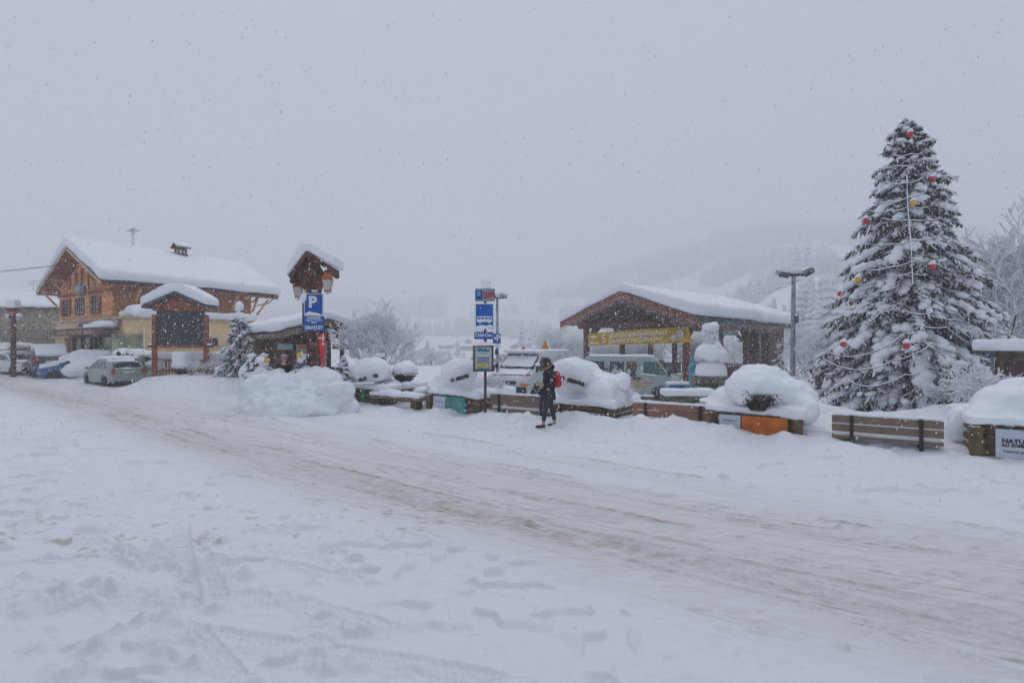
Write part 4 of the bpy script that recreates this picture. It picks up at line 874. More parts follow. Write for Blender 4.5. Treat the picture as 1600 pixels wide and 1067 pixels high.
# --- bus stop pole
bs = thing('bus_stop', 'brown bus stop pole with blue bus sign, stop name plate and snow topped timetable case', 'bus stop', (WX(757, 14.04), 14.04, -.16), R(2), s=1.08)
MB().tube([(.02, .04, 0), (.02, .04, 3.42)], .035, 10).build('pole', POST, bs, True)
MB().box((0.015, 0, 3.3), (.51, .05, .33), bev=.02).build('network_sign', METAL, bs)
BLUE = mat('sign_blue', (.008, .10, .42), .45, .12, 3, spec=.3); SWH = mat('sign_white', (.72, .76, .78), .5, .05, 3); SRED = mat('sign_red', (.5, .015, .03), .5); SGR = mat('sign_grey', (.38, .40, .42), .5, .06)
MB().box((-.14, -.028, 3.3), (.17, .01, .24)).build('logo_panel', mat('logo_blue', (.01, .05, .28), .5), bs)
MB().ball((-.14, -.034, 3.34), (.05, .004, .06)).box((-.14, -.034, 3.28), (.10, .004, .03)).build('logo', mat('logo_turquoise', (.05, .42, .45), .5), bs)
text('haute', .13, (.10, -.03, 3.345), UP, SRED, bs, bold=.004); text('savoie', .13, (.13, -.03, 3.26), UP, SRED, bs, bold=.004)
MB().box((0, 0, 2.76), (.50, .04, .66), bev=.02).build('bus_sign', SWH, bs); MB().box((0, -.022, 2.77), (.43, .01, .59)).build('blue_field', BLUE, bs)
pb = MB(); pb.box((0, -.03, 2.745), (.37, .006, .03)); pb.box((0, -.03, 2.65), (.38, .006, .07))
for x in (-.18, -.09, 0, .09, .18): pb.box((x, -.03, 2.71), (.018, .006, .07))
pb.build('bus_symbol', SWH, bs)
wh = MB(); [wh.ball((x, -.032, 2.61), (.03, .006, .03)) for x in (-.11, .12)]; wh.build('bus_symbol_wheel', SWH, bs)
soft('sign_snow', MB().ball((-.05, -.03, 2.48), (.22, .04, .06)).ball((.13, -.03, 2.50), (.09, .04, .05)), .02, 2, .01, 12, None, bs)
MB().box((-.015, 0, 2.275), (.49, .035, .19), bev=.02).build('stop_name_plate', BLUE, bs); text('Chef-Lieu', .115, (-.02, -.02, 2.28), UP, SWH, bs, bold=.003)
tc_ = MB(); [tc_.box((x, -.02, 1.69), (.04, .09, .66)) for x in (-.27, .21)]; [tc_.box((-.03, -.02, z), (.44, .09, .04)) for z in (2.0, 1.38)]; tc_.box((-.03, .02, 1.69), (.44, .02, .6)); tcf = tc_.build('timetable_case', POST, bs)
MB().box((-.03, -.0, 1.69), (.43, .012, .58)).build('sheet', mat('pale_sheet', (.50, .58, .58), .5, .05, 2), tcf)
for z, h, c, nm in ((1.90, .07, (.03, .22, .32), 'a'), (1.71, .035, (.25, .18, .25), 'b'), (1.63, .11, (.22, .30, .42), 'c'), (1.53, .085, (.50, .52, .04), 'd'), (1.46, .03, (.5, .33, .25), 'e'), (1.42, .04, (.02, .35, .35), 'f')):
    MB().box((-.03, -.0085, z), (.30, .006, h)).build('printed_block', mat('print_' + nm, c, .6, .15, 20), tcf)
text('Horaires', .05, (-.03, -.012, 1.82), UP, DKB, tcf, 'sheet_lettering')
soft('case_snow', MB().box((-.03, 0, 2.06), (.48, .15, .11)), .02, 4, .01, 6, None, bs); soft('top_snow', MB().box((.05, 0, 3.56), (.22, .12, .2)).ball((.02, 0, 3.62), (.13, .08, .1)), .025, 4, .01, 6, None, bs)

# --- parking floodlight pole behind
fp = thing('floodlight_pole', 'thin galvanised pole with twin floodlights and small parking signs behind the bus stop', 'lamp post', P3(777, 541, 22) - Vector((0, 0, 2.6)))
MB().tube([(0, 0, 0), (0, 0, 4.7)], [.07, .05], 10).build('pole', METAL, fp, True); MB().box((0, 0, 4.68), (.8, .06, .06)).build('crossarm', DMET, fp)
for sx in (-1, 1): m_ = MB().box((sx * .28, -.1, 4.78), (.32, .3, .1), rx=.4, ry=sx * .3); m_.build('floodlight', METAL, fp)
soft('snow_cap', MB().box((.05, 0, 4.82), (.3, .2, .14)), .04, 3, .01, 5, None, fp)
for z, w, h, mm in ((2.93, .34, .42, BLUE), (2.62, .3, .14, SWH), (2.35, .16, .2, DMET), (2.0, .5, .16, SGR), (1.75, .14, .2, DMET)): MB().box((-.02, -.08, z), (w, .02, h)).build('small_sign', mm, fp)
text('P', .34, (.04, -.095, 2.95), UP, SWH, fp, bold=.01); MB().prism([(-.2, 0), (-.08, .07), (-.08, -.07)], .01, Matrix.Translation((.02, -.095, 2.95))).build('arrow', SWH, fp)
MB().box((.1, 0, 1.0), (.9, .03, .5)).build('pale_panel', SWH, fp)

# --- roofed signpost with lanterns and the parking sign
rp_ = thing('roofed_signpost', 'dark wooden post with little snow roof and parking sign board', 'signpost', P3(487, 541, 17) - Vector((0, 0, 2.0)), R(6))
MB().box((0, .1, 2.1), (.30, .30, 4.25), bev=.02).build('post', WOODD, rp_)
wd = MB(); 
for x in (-.2, .22): wd.beam((x * .3, .0, 3.75), (x * 2.4, 0, 4.5), .17)
wd.prism([(-.28, 4.35), (-.1, 3.55), (.2, 3.55), (.38, 4.4), (.08, 4.95), (-.1, 4.95)], .3, Matrix.Translation((0, .1, 0))); wd.box((0, .1, 3.55), (.45, .4, .3)); wd.build('bracket', WOODD, rp_)
rq = MB().prism([(-.66, 4.28), (-.12, 5.12), (.72, 4.62), (.72, 4.46), (-.12, 4.92), (-.60, 4.18)], 1.0, Matrix.Translation((0, .25, 0))).build('roof', WOODD, rp_)
mm_ = MB(); mm_.ball((-.52, -.28, 4.12), (.1, .1, .1)); mm_.ball((.66, -.28, 4.42), (.1, .1, .1)); mm_.tube([(-.52, -.3, 4.12), (-.52, .7, 4.12)], .09, 8); mm_.tube([(.66, -.3, 4.42), (.66, .7, 4.42)], .09, 8); mm_.build('rafter_end', WOODD, rq)
soft('snow_cover', MB().prism([(-.72, 4.30), (-.12, 5.15), (.78, 4.62), (.84, 4.95), (-.05, 5.40), (-.3, 5.36), (-.74, 4.62)], 1.3, Matrix.Translation((.02, .35, 0))), .05, 6, .02, 1.5, None, rq)
soft('ledge_snow', MB().ball((-.20, -.05, 3.60), (.15, .14, .2)).ball((.12, -.1, 3.82), (.12, .1, .05)), .03, 3, .02, 5, None, rp_)
sg = MB().box((.10, -.12, 3.37), (.62, .05, .74), bev=.01).build('parking_sign', SWH, rp_); MB().box((.10, -.15, 3.38), (.56, .012, .66)).build('blue_field', BLUE, sg)
text('P', .50, (.07, -.16, 3.44), UP, SWH, sg, bold=.022)
MB().box((.11, -.12, 2.86), (.66, .04, .26), bev=.01).build('info_plate', BLUE, rp_); MB().box((.11, -.12, 2.61), (.64, .04, .22), bev=.01).build('gratuit_plate', BLUE, rp_)
text('PARKING', .105, (.11, -.145, 2.935), UP, SWH, rp_, bold=.004, sx=.95); text('Office du Tourisme', .075, (.11, -.145, 2.86), UP, SWH, rp_, bold=.002, sx=.9); text('Mairie', .075, (.11, -.145, 2.785), UP, SWH, rp_, bold=.002)
text('GRATUIT', .16, (.11, -.145, 2.61), UP, SWH, rp_, bold=.006, sx=.88)
MB().box((-.25, .0, 3.33), (.06, .16, .7)).box((-.25, 0, 2.86), (.06, .16, .24)).box((-.25, 0, 2.61), (.06, .16, .22)).build('sign_side', DMET, rp_)
soft('sign_snow', MB().ball((.05, -.17, 3.06), (.22, .04, .06)).ball((.25, -.17, 3.04), (.1, .04, .04)).ball((-.02, -.17, 3.10), (.1, .03, .04)), .018, 2, .015, 12, None, sg)
COP = mat('copper_lantern_roof', (.50, .13, .035), .45, .3, 8, metal=.35); LGL = mat('lantern_glass', (.50, .50, .50), .3, .1, 3, spec=.5)
def lantern(label, p, s=1.0, grp='copper lanterns on the roofed signpost'):
    t = thing('lantern', label, 'lantern', p, R(12), grp, s)
    T4 = dict(n=4)
    MB().lathe([(.02, 0), (.05, -.04), (.03, -.06), (.03, -.09)], n=8).build('finial', DMET, t)
    MB().lathe([(.06, -.09), (.13, -.14), (.22, -.30), (.235, -.33), (.20, -.335)], n=4).build('copper_roof', COP, t)
    MB().lathe([(.195, -.335), (.12, -.66), (.11, -.67)], n=4).build('glass', LGL, t)
    f = MB(); 
    for k in range(4):
        a = 2 * math.pi * (k + .5) / 4; f.tube([(.20 * math.cos(a), .20 * math.sin(a), -.335), (.122 * math.cos(a), .122 * math.sin(a), -.67)], .011, 4)
    f.lathe([(.14, -.665), (.14, -.69), (.1, -.70)], n=4)
    for k in range(4): a = 2 * math.pi * k / 4; f.tube([(.1 * math.cos(a), .1 * math.sin(a), -.69), (.07 * math.cos(a), .07 * math.sin(a), -.75), (0, 0, -.77)], .009, 4)
    f.build('frame', COP, t); return t
lantern('larger copper topped lantern hanging at the right of the roofed signpost', P3(512, 421, 16.6), 1.04)
lantern('copper topped lantern half hidden at the left of the roofed signpost', P3(466, 434, 17.1), .96)
# Savoy banner on a stick, in front of the kiosk
sv = thing('savoy_pennant', 'narrow tapering red pennant with white cross standing in the snow heap', 'pennant', P3(503, 541, 16.2) - Vector((0, 0, 1.2)), R(-5))
pr2 = MB().prism([(-.11, 1.58), (.125, 1.58), (.02, .35), (-.0, .35)], .03).build('red_cloth', mat('savoy_red', (.72, .015, .03), .6, .15, 3), sv); MB().box((0, -.02, 1.46), (.235, .01, .035)).box((.045, -.021, 1.46), (.035, .012, .23)).build('white_cross', SWH, pr2)
soft('snow_bit', MB().ball((.06, -.03, 1.27), (.06, .04, .03)), .015, 2, .003, 9, None, sv)

# --- notice board with roof (left)
nb = thing('notice_board', 'large dark notice board in a red brown timber frame with gabled snow roof', 'notice board', (WX(282, 26), 26, 0), R(3))
for x in (-1.27, 1.27): MB().box((x, 0, 1.8), (.2, .2, 3.6), bev=.02).build('post', WOODR, nb)
MB().box((0, -.03, 1.98), (2.4, .14, .12)).build('lower_rail', WOODR, nb); MB().box((0, -.03, 3.86), (2.6, .16, .14)).build('upper_rail', WOODR, nb)
MB().box((0, .03, 2.92), (2.34, .06, 1.74)).build('board', mat('black_board', (.035, .037, .042), .4, .3, 3), nb)
MB().prism([(-1.5, 3.95), (0, 4.60), (1.5, 3.95)], .1, Matrix.Translation((0, -.05, -.03))).build('gable', WOODR, nb)
nr = MB().prism([(-1.6, 3.90), (0, 4.62), (1.6, 3.90), (1.6, 4.02), (0, 4.76), (-1.6, 4.02)], 1.0).build('roof', SLATE, nb)
soft('snow_cover', MB().prism([(-1.66, 4.02), (0, 4.76), (1.66, 4.02), (1.66, 4.42), (.4, 5.12), (-.4, 5.12), (-1.66, 4.42)], 1.15), .08, 9, .03, 1, None, nr)
for x in (-1.45, 1.45): soft('snow_bit', MB().box((x, 0, 2.10), (.2, .2, .1)), .03, 2, .005, 5, None, nb); MB().box((x, 0, 2.0), (.28, .12, .1)).build('rail_end', WOODD, nb)

# --- wooden post lamp far left
wl = thing('wooden_lamp_post', 'dark wooden lamp post with snow capped twin globes in front of the stone house', 'lamp post', (WX(21, 30), 30, 0))
MB().box((0, 0, 2.0), (.2, .2, 4.0), bev=.02).build('post', WOODD, wl); MB().box((0, 0, 3.75), (.6, .12, .12)).build('crossarm', WOODD, wl); MB().box((0, 0, 3.95), (.4, .34, .14)).build('copper_collar', COP, wl); MB().box((0, 0, 4.15), (.42, .36, .24)).build('cap', WOODD, wl)
soft('snow_cap', MB().box((0, 0, 4.48), (.5, .45, .5)), .05, 4, .02, 3, None, wl)
for x in (-.30, .32): o_l = MB().ball((x, 0, 3.62), .13).build('globe', LGL, wl, True); soft('globe_snow', MB().ball((x, 0, 3.82), (.16, .16, .12)), .04, 2, .01, 5, None, wl)

# --- steel floodlight mast on the right
fm = thing('floodlight_mast', 'grey steel mast with two tilted floodlights between pavilion and decorated spruce', 'lamp post', P3(1240, 541, 20) - Vector((0, 0, 2.3)))
MB().tube([(-.05, 0, 0), (0, 0, 5.05)], [.1, .075], 12).build('mast', METAL, fm, True); MB().box((.05, 0, 5.08), (.85, .08, .09)).build('crossarm', POST, fm)
for sx, z, ry in ((-1, 5.14, .15), (1, 5.22, -.45)):
    f = MB().box((sx * .48 + .04, -.02, z), (.44, .30, .16), ry=ry, rx=.45, bev=.02).build('floodlight', METAL, fm); MB().box((sx * .48 + .04, -.16, z - .08), (.36, .03, .2), ry=ry, rx=.45).build('lens', TEALG, f)
    if sx > 0: soft('light_snow', MB().box((sx * .48 + .02, 0, z + .1), (.34, .26, .06), ry=ry), .03, 3, .01, 6, None, f)
soft('snow_cap', MB().box((.08, 0, 5.2), (.5, .12, .14)), .03, 3, .02, 6, None, fm)
MB().box((.09, -.05, 3.35), (.12, .12, .3)).build('cable_box', METAL, fm); MB().box((-.04, -.04, .9), (.32, .32, .09)).build('collar', LOG, fm); soft('collar_snow', MB().ball((-.03, -.04, 1.02), (.2, .2, .13)), .04, 3, .01, 5, None, fm)
a = P3(1243, 487, 20); b = P3(1302, 482, 16.5)
tag(MB().tube([a + (b - a) * (k / 12) - Vector((0, 0, .32 * math.sin(math.pi * k / 12))) for k in range(13)], .016, 5).build('slack_cable', METAL), 'slack cable hanging from the grey mast to the decorated spruce', 'cable')

# --- fountain
fo = thing('fountain', 'tiered stone fountain smothered in snow in front of the pavilion', 'fountain', (WX(1111, 19), 19, 0))
MST = MATS['mossy_stone']
MB().lathe([(.68, -.1), (.68, .52), (.62, .55)], n=8).build('base', MST, fo); MB().lathe([(.52, .5), (.52, .58), (.60, .62), (.62, .88), (.55, .90)], n=16).build('basin', MST, fo)
soft('basin_snow', MB().lathe([(.55, .88), (.56, 1.0), (.50, 1.3), (.36, 1.45), (.1, 1.5)], n=16), .05, 4, .03, 2.5, None, fo)
soft('middle_snow', MB().lathe([(.35, 1.42), (.5, 1.46), (.60, 1.55), (.59, 1.78), (.45, 1.95), (.3, 2.1), (.26, 2.2)], n=18).ball((-.35, -.1, 1.72), (.28, .28, .2)).ball((.36, .0, 1.74), (.26, .28, .2)), .05, 2, .05, 4, None, fo)
MB().lathe([(.3, 1.4), (.57, 1.5), (.57, 1.6), (.27, 2.05), (.25, 2.55), (.2, 2.6)], n=10).build('column', mat('frosty_stone', (.36, .35, .36), .9, .5, 18, c2=(.7, .72, .76)), fo)
soft('top_snow', MB().box((0, 0, 2.68), (.50, .45, .24)).ball((-.12, 0, 2.74), (.17, .16, .12)).ball((.14, 0, 2.8), (.14, .15, .12)), .04, 3, .03, 5, None, fo)
ic = MB(); rg = np.random.default_rng(3)
for k in range(150):
    a = rg.uniform(math.pi, 2 * math.pi); z = rg.uniform(2.05, 2.6); r = .25 + (z < 2.2) * .05; ic.tube([(r * math.cos(a), r * math.sin(a), z), (r * math.cos(a) * 1.05, r * math.sin(a) * 1.05, z - rg.uniform(.05, .16))], [.022, .006], 4)
for k in range(50):
    a = rg.uniform(math.pi, 2 * math.pi); ic.tube([(.58 * math.cos(a), .56 * math.sin(a), 1.58), (.58 * math.cos(a), .56 * math.sin(a), 1.58 - rg.uniform(.04, .14))], [.022, .006], 4)
ic.build('icicles', SNOWF, fo, True)
tm = thing('totem', 'thin blue and orange information totem left of the fountain', 'totem', (WX(1083, 21), 21, -.3)); MB().box((0, 0, 1.0), (.3, .1, 1.35)).build('panel', mat('totem_blue', (.10, .36, .48), .5, .2, 5), tm)
text('INFO', .12, (0, -.06, 1.55), UP, SWH, tm); MB().box((0, -.055, .9), (.16, .02, .25)).build('orange_sticker', mat('totem_orange', (.5, .2, .08), .5), tm)
bb = thing('blue_box', 'bright blue box with snow on it under the pavilion rail, right of the minibus', 'box', (WX(1058, 22), 22, -.5)); MB().box((0, 0, .62), (.6, .4, .42), bev=.02).build('body', mat('bright_blue', (.01, .14, .38), .5), bb); MB().box((.75, .1, .55), (.5, .4, .5)).build('wooden_end', WOODR, bb); soft('snow_cap', MB().box((.3, 0, .92), (1.5, .45, .12)), .04, 3, .01, 3, None, bb)

# --- small roofed board at the right edge
rb = thing('roofed_notice_board', 'small roofed notice board with dark purple panel beside the right planter', 'notice board', (WX(1590, 12.5), 12.5, 0))
for x in (-.62, .8): MB().tube([(x, 0, 0), (x, 0, 1.82)], .035, 8).build('post', METAL, rb, True)
MB().box((-.42, .02, 1.1), (.12, .12, 1.5)).build('inner_post', LOG, rb)
MB().box((.15, .05, 1.74), (1.2, .1, .22)).build('beam', LOG, rb); MB().box((.24, .05, 1.28), (1.0, .05, .72)).build('panel', mat('purple_board', (.085, .035, .05), .6, .3, 4), rb); MB().box((.1, .05, 1.86), (1.7, .7, .05)).build('roof', SLATE, rb)
soft('snow_cap', MB().box((.1, .05, 2.02), (1.75, .75, .3)), .06, 7, .02, 1.5, None, rb)
# --- pedestrian green light box near the small tree
pl_ = thing('green_lit_box', 'small dark box with a green light on a post under snow, left background', 'signal box', (WX(594, 19.5), 19.5, -.22)); MB().box((0, 0, 1.65), (.29, .18, .3)).build('body', WOODD, pl_); MB().box((0, 0, .8), (.08, .08, 1.5)).build('post', WOODD, pl_); MB().box((-.09, -.1, 1.66), (.07, .02, .2)).build('lamp', mat('green_light', (.05, .5, .05), .4, emit=((.1, .9, .1), .5)), pl_)
soft('snow_cap', MB().box((0, 0, 1.88), (.34, .25, .16)), .03, 4, .01, 5, None, pl_)
# --- garden fence on the left
gf = thing('garden_fence', 'low honey coloured picket fence with a thick snow cushion behind the notice board', 'fence', (0, 0, 0))
fpts = [(WX(238, 27), 27), (WX(345, 26.6), 26.6), (WX(372, 30), 30)]; rl = MB(); k_ = 0
for (a, b), zt in zip(zip(fpts[:-1], fpts[1:]), (1.25, 1.45)):
    va, vb = Vector((*a, .5)), Vector((*b, .5)); n = int((vb - va).length / .17)
    for k in range(n): q = va + (vb - va) * (k + .5) / n; rl.box((q.x, q.y, .75 + .12), (.1, .03, 1.05), rz=math.atan2(vb.y - va.y, vb.x - va.x))
    rl.beam(va + Vector((0, .05, .2)), vb + Vector((0, .05, .2)), .05, .08); rl.beam(va + Vector((0, .05, .75)), vb + Vector((0, .05, .75)), .05, .08)
rl.build('pickets', mat('honey_picket', (.42, .22, .11), .8, .3, 5), gf)
soft('snow_cushion', MB().beam((*fpts[0], 1.5), (*fpts[1], 1.5), .42, .34).beam((fpts[1][0], fpts[1][1], 1.5), (*fpts[2], 2.0), .42, .34), .06, 5, .04, 1.5, None, gf)
# ploughed heap
hp = MB(); rn = random.Random(8)
def hpl(px, py, Y, rpx, rpy): k = Y / 800; hp.ball(P3(px, py, Y), (rpx * k, rpx * k * .8, rpy * k), 2)
for a in [(470, 640, 15.6, 92, 40), (440, 618, 15.8, 52, 34), (495, 608, 16.0, 46, 34), (410, 622, 15.6, 36, 40), (398, 600, 16.4, 24, 34), (515, 628, 15.8, 38, 28), (455, 600, 16.2, 30, 20), (480, 594, 16.3, 28, 18), (536, 640, 15.3, 26, 18), (390, 585, 16.8, 14, 22), (405, 575, 17, 15, 16), (430, 642, 15.0, 42, 17), (492, 642, 14.9, 40, 17), (425, 590, 16.5, 18, 14), (500, 585, 16.6, 22, 14)]: hpl(*a)
for _ in range(130):
    px = rn.uniform(395, 540); hpl(px, rn.uniform(600 + abs(px - 470) * .15, 640), 15.5 - rn.random() * .6, rn.uniform(4, 17), rn.uniform(4, 13))
kind(soft('snow_bank', hp, .05, 2, .085, 3.2, SNOW), 'structure', 'high ploughed heap of lumpy snow at the corner of the square')
# ------------------------------------------------------------------ vehicles
TYRE = mat('tyre_rubber', (.02, .02, .02), .85, .2, 8, snow=.9); RIM = mat('alloy', (.3, .31, .33), .4, .1, 5, metal=.6)
BLKP = mat('black_plastic', (.025, .025, .028), .6, .2, 8); LAMPW = mat('headlamp_glass', (.55, .58, .6), .15, .1, 6); LAMPR = mat('tail_lamp', (.45, .01, .02), .25, .1, 6); LAMPO = mat('indicator_orange', (.75, .16, .01), .3, .1, 6)
PLATE = mat('number_plate', (.6, .6, .56), .5)
def arch(xc, r, zb, n=8):      # wheel arch points from right to left when walking the underside backwards
    return [(xc - r * math.cos(math.pi * k / n), zb + r * .95 * math.sin(math.pi * k / n)) for k in range(n + 1)]
def shell(name, prof, hw, m, parent, belt=None, tum=.16, round_=.06, cuts=(), nose=.0):
    """vehicle body: side outline (x, z) swept across the width, rounded at the sides, narrowing above the belt"""
    bm = bmesh.new(); n = len(prof); cx = sum(p[0] for p in prof) / n; cz = sum(p[1] for p in prof) / n
    area = sum(prof[i][0] * prof[(i + 1) % n][1] - prof[(i + 1) % n][0] * prof[i][1] for i in range(n)); sg = 1 if area > 0 else -1
    def inset(d):
        out = []
        for i in range(n):
            p0, p1, p2 = prof[i - 1], prof[i], prof[(i + 1) % n]
            e1 = Vector((p1[0] - p0[0], p1[1] - p0[1])); e2 = Vector((p2[0] - p1[0], p2[1] - p1[1]))
            e1 = e1.normalized() if e1.length > 1e-6 else Vector((1, 0)); e2 = e2.normalized() if e2.length > 1e-6 else e1
            nn = Vector((-e1.y - e2.y, e1.x + e2.x)) * sg; nn = nn.normalized() if nn.length > 1e-6 else Vector((0, 0)); out.append((p1[0] + nn.x * d, p1[1] + nn.y * d))
        return out
    layers = [(-hw, inset(round_)), (-hw + round_ * .3, inset(round_ * .3)), (-hw + round_, prof), (hw - round_, prof), (hw - round_ * .3, inset(round_ * .3)), (hw, inset(round_))]
    V = [[bm.verts.new((p[0], y, p[1])) for p in pr] for y, pr in layers]
    for a, b in zip(V[:-1], V[1:]):
        for i in range(n): bm.faces.new((a[i], b[i], b[(i + 1) % n], a[(i + 1) % n]))
    bm.faces.new(V[0]); bm.faces.new(V[-1][::-1])
    bmesh.ops.triangulate(bm, faces=[f for f in bm.faces if len(f.verts) > 4])
    zs = [z for z in ([belt] if belt else []) + list(cuts)]
    for z in zs: bmesh.ops.bisect_plane(bm, geom=bm.verts[:] + bm.edges[:] + bm.faces[:], plane_co=(0, 0, z), plane_no=(0, 0, 1))
    xm = max(p[0] for p in prof); xn = min(p[0] for p in prof)
    for v in bm.verts:
        v.co = warp(v.co, belt, tum, xn, xm, nose)
    bmesh.ops.recalc_face_normals(bm, faces=bm.faces); me = bpy.data.meshes.new(name); bm.to_mesh(me); bm.free()
    me.shade_smooth(); 
    o = link(name, me, m, parent); 
    try: me.set_sharp_from_angle(angle=R(35))
    except Exception: me.shade_flat()
    return o
def warp(co, belt, tum, xn, xm, nose):
    x, y, z = co
    if belt and z > belt: y *= 1 - tum * (z - belt)
    if nose:
        e = min(x - xn, xm - x); 
        if e < .9: y *= 1 - nose * (1 - e / .9) ** 2
    return Vector((x, y, z))
def side_panel(name, poly, hw, m, parent, belt, tum, xn, xm, nose, off=.006, th=.012, both=True):
    """flat side glass or door detail laid on the body side"""
    o = None
    for s in ((-1, 1) if both else (-1,)):
        vs = [warp((p[0], s * (hw + off), p[1]), belt, tum, xn, xm, nose) for p in poly]; vi = [warp((p[0], s * (hw - th), p[1]), belt, tum, xn, xm, nose) for p in poly]
        n = len(poly); o = MB().add(vs + vi, [tuple(range(n)), tuple(range(2 * n - 1, n - 1, -1))] + [(i, i + n, (i + 1) % n + n, (i + 1) % n) for i in range(n)]).build(name, m, parent)
    return o
def wheel(parent, x, y, r, w=.2, name='wheel'):
    T = Matrix.Translation((x, y, r)) @ Matrix.Rotation(R(90), 4, 'X')
    t = MB().lathe([(r * .62, -w / 2), (r * .93, -w / 2), (r, -w * .35), (r, w * .35), (r * .93, w / 2), (r * .62, w / 2)], n=24, M=T).build('wheel', TYRE, parent, True)
    m = MB().lathe([(r * .16, -w * .45), (r * .62, -w * .4), (r * .62, w * .4), (r * .16, w * .45)], n=20, M=T); 
    m.build('rim', RIM, t)
    for k in range(5):
        a = k * 2 * math.pi / 5
        for s in (-1, 1): MB
    return t
def glassband(name, pts, hw, m, parent, belt, tum, xn, xm, nose, off=.008):
    """windscreen or rear window between two side-profile points; pts (x0,z0),(x1,z1), slightly proud"""
    (x0, z0), (x1, z1) = pts; nx, nz = (z1 - z0), -(x1 - x0); L = math.hypot(nx, nz); nx /= L; nz /= L
    if nz < 0 and abs(nz) > .01: nx, nz = -nx, -nz
    q = []
    for (x, z) in ((x0, z0), (x1, z1)):
        for s in (-1, 1): v = warp((x, s * hw, z), belt, tum, xn, xm, nose); q.append((v.x + nx * off, v.y, v.z + nz * off))
    q2 = [(a - nx * .02, b, c - nz * .02) for a, b, c in q]
    return MB().add(q + q2, [(0, 1, 3, 2), (4, 6, 7, 5), (0, 4, 5, 1), (2, 3, 7, 6), (0, 2, 6, 4), (1, 5, 7, 3)]).build(name, m, parent)
def paint(name, c): return mat(name, c, .35, .06, 2, coat=.4, bump=0, snow=1.05)
def hatch(label, loc, rz, col, s=1.0, name='parked_car', snow=1.0, wind_snow=.5, clear=()):
    """five door hatchback 4.1 m, front towards +x"""
    t = thing(name, label, 'car', loc, rz, 'cars parked in front of the shop', s); hw = .85; B, T, XN, XM, NO = .92, .32, -2.05, 2.05, .10
    r = .31
    prof = [(2.0, .30), (2.05, .45), (2.03, .62), (1.9, .74), (1.05, .93), (.35, 1.34), (-.2, 1.44), (-1.2, 1.42), (-1.62, 1.30), (-1.93, .98), (-2.0, .62), (-2.05, .5), (-2.0, .30)] + \
           [(-1.25 - .37 + .0, .22)] + [(-1.25 + .37 * -math.cos(math.pi * k / 7), .22 + .42 * math.sin(math.pi * k / 7)) for k in range(1, 7)] + [(-1.25 + .37, .22)] + \
           [(1.25 - .37, .22)] + [(1.25 + .37 * -math.cos(math.pi * k / 7), .22 + .42 * math.sin(math.pi * k / 7)) for k in range(1, 7)] + [(1.25 + .37, .22)]
    body = shell('body', prof, hw, col, t, B, T, .08, nose=NO)
    k = (hw, None)
    side_panel('side_window', [(.92, .98), (.33, 1.30), (-.32, 1.36), (-.32, .98)], hw, GLASS, t, B, T, XN, XM, NO)
    side_panel('side_window', [(-.40, .98), (-.40, 1.36), (-1.15, 1.34), (-1.5, 1.02), (-1.45, .98)], hw, GLASS, t, B, T, XN, XM, NO)
    glassband('windscreen', ((1.02, .95), (.40, 1.32)), hw - .12, GLASS, t, B, T, XN, XM, NO); glassband('rear_window', ((-1.90, 1.02), (-1.65, 1.28)), hw - .14, GLASS, t, B, T, XN, XM, NO)
    for s_ in (-1, 1):
        MB().box((1.93, s_ * .58, .66), (.16, .3, .13), bev=.03, rz=-s_ * .3).build('headlight', LAMPW, t)
        MB().box((-1.96, s_ * .66, .86), (.12, .16, .26), bev=.03).build('tail_light', LAMPR, t)
        MB().box((.85, s_ * .95, .99), (.12, .17, .12), bev=.03).build('wing_mirror', col, t)
        side_panel('door_line', [(-.37, .35), (-.355, .35), (-.355, .95), (-.37, .95)], hw, BLKP, t, B, T, XN, XM, NO, both=False) if s_ < 0 else None
        for x in (-1.25, 1.25): wheel(t, x, s_ * (hw - .10), r)
    MB().box((-2.05, 0, .42), (.08, 1.5, .26), bev=.03).build('rear_bumper', col, t); MB().box((2.04, 0, .40), (.08, 1.4, .22), bev=.03).build('front_bumper', BLKP, t)
    MB().box((-1.99, 0, .80), (.03, .5, .11)).build('number_plate', PLATE, t); MB().box((-2.07, 0, .28), (.06, 1.3, .12)).build('rear_valance', BLKP, t)
    MB().box((2.06, 0, .45), (.03, .5, .11)).build('number_plate', PLATE, t)
    if snow:
        h = MB(); a = .10 * snow
        h.box((-.6, 0, 1.46 + a * .6), (1.7, 1.32, .08 + a), bev=.05)
        h.beam((.40, 0, 1.44), (1.02, 0, 1.06), 1.3, .07 * snow) if wind_snow > .3 else None
        if snow > 1: h.beam((1.0, 0, 1.02), (1.95, 0, .84), 1.45, .12 * snow); h.beam((-1.25, 0, 1.5), (-1.85, 0, 1.12), 1.3, .12 * snow); h.beam((.2, 0, 1.5), (1.0, 0, 1.12), 1.35, .2 * snow)
        else: h.beam((1.1, 0, .98), (1.9, 0, .83), 1.3, .06); h.box((-1.96, 0, 1.0), (.12, 1.2, .05)); h.beam((-1.3, .1, 1.46), (-1.62, .2, 1.34), 1.2, .07)
        if snow > 2: h.ball((-.75, 0, .72), (1.75, 1.25, .95), 3); h.ball((-.3, 0, 1.15), (1.5, .95, .58), 3); h.ball((-1.3, .3, .4), (1.3, 1.2, .7), 2); h.ball((.2, 0, .62), (1.2, 1.12, .66), 2)
        soft('snow_cover', h, .045, 4, .035, 2.5, None, t)
    return t
def car_at(px, Y, dirdeg, **k): pass
SILV = paint('silver_green_paint', (.26, .30, .29)); WHT = paint('white_car_paint', (.62, .64, .66)); DGREY = paint('dark_grey_paint', (.06, .065, .07)); BLUC = paint('blue_paint', (.03, .09, .26)); REDC = paint('red_paint', (.30, .02, .03))
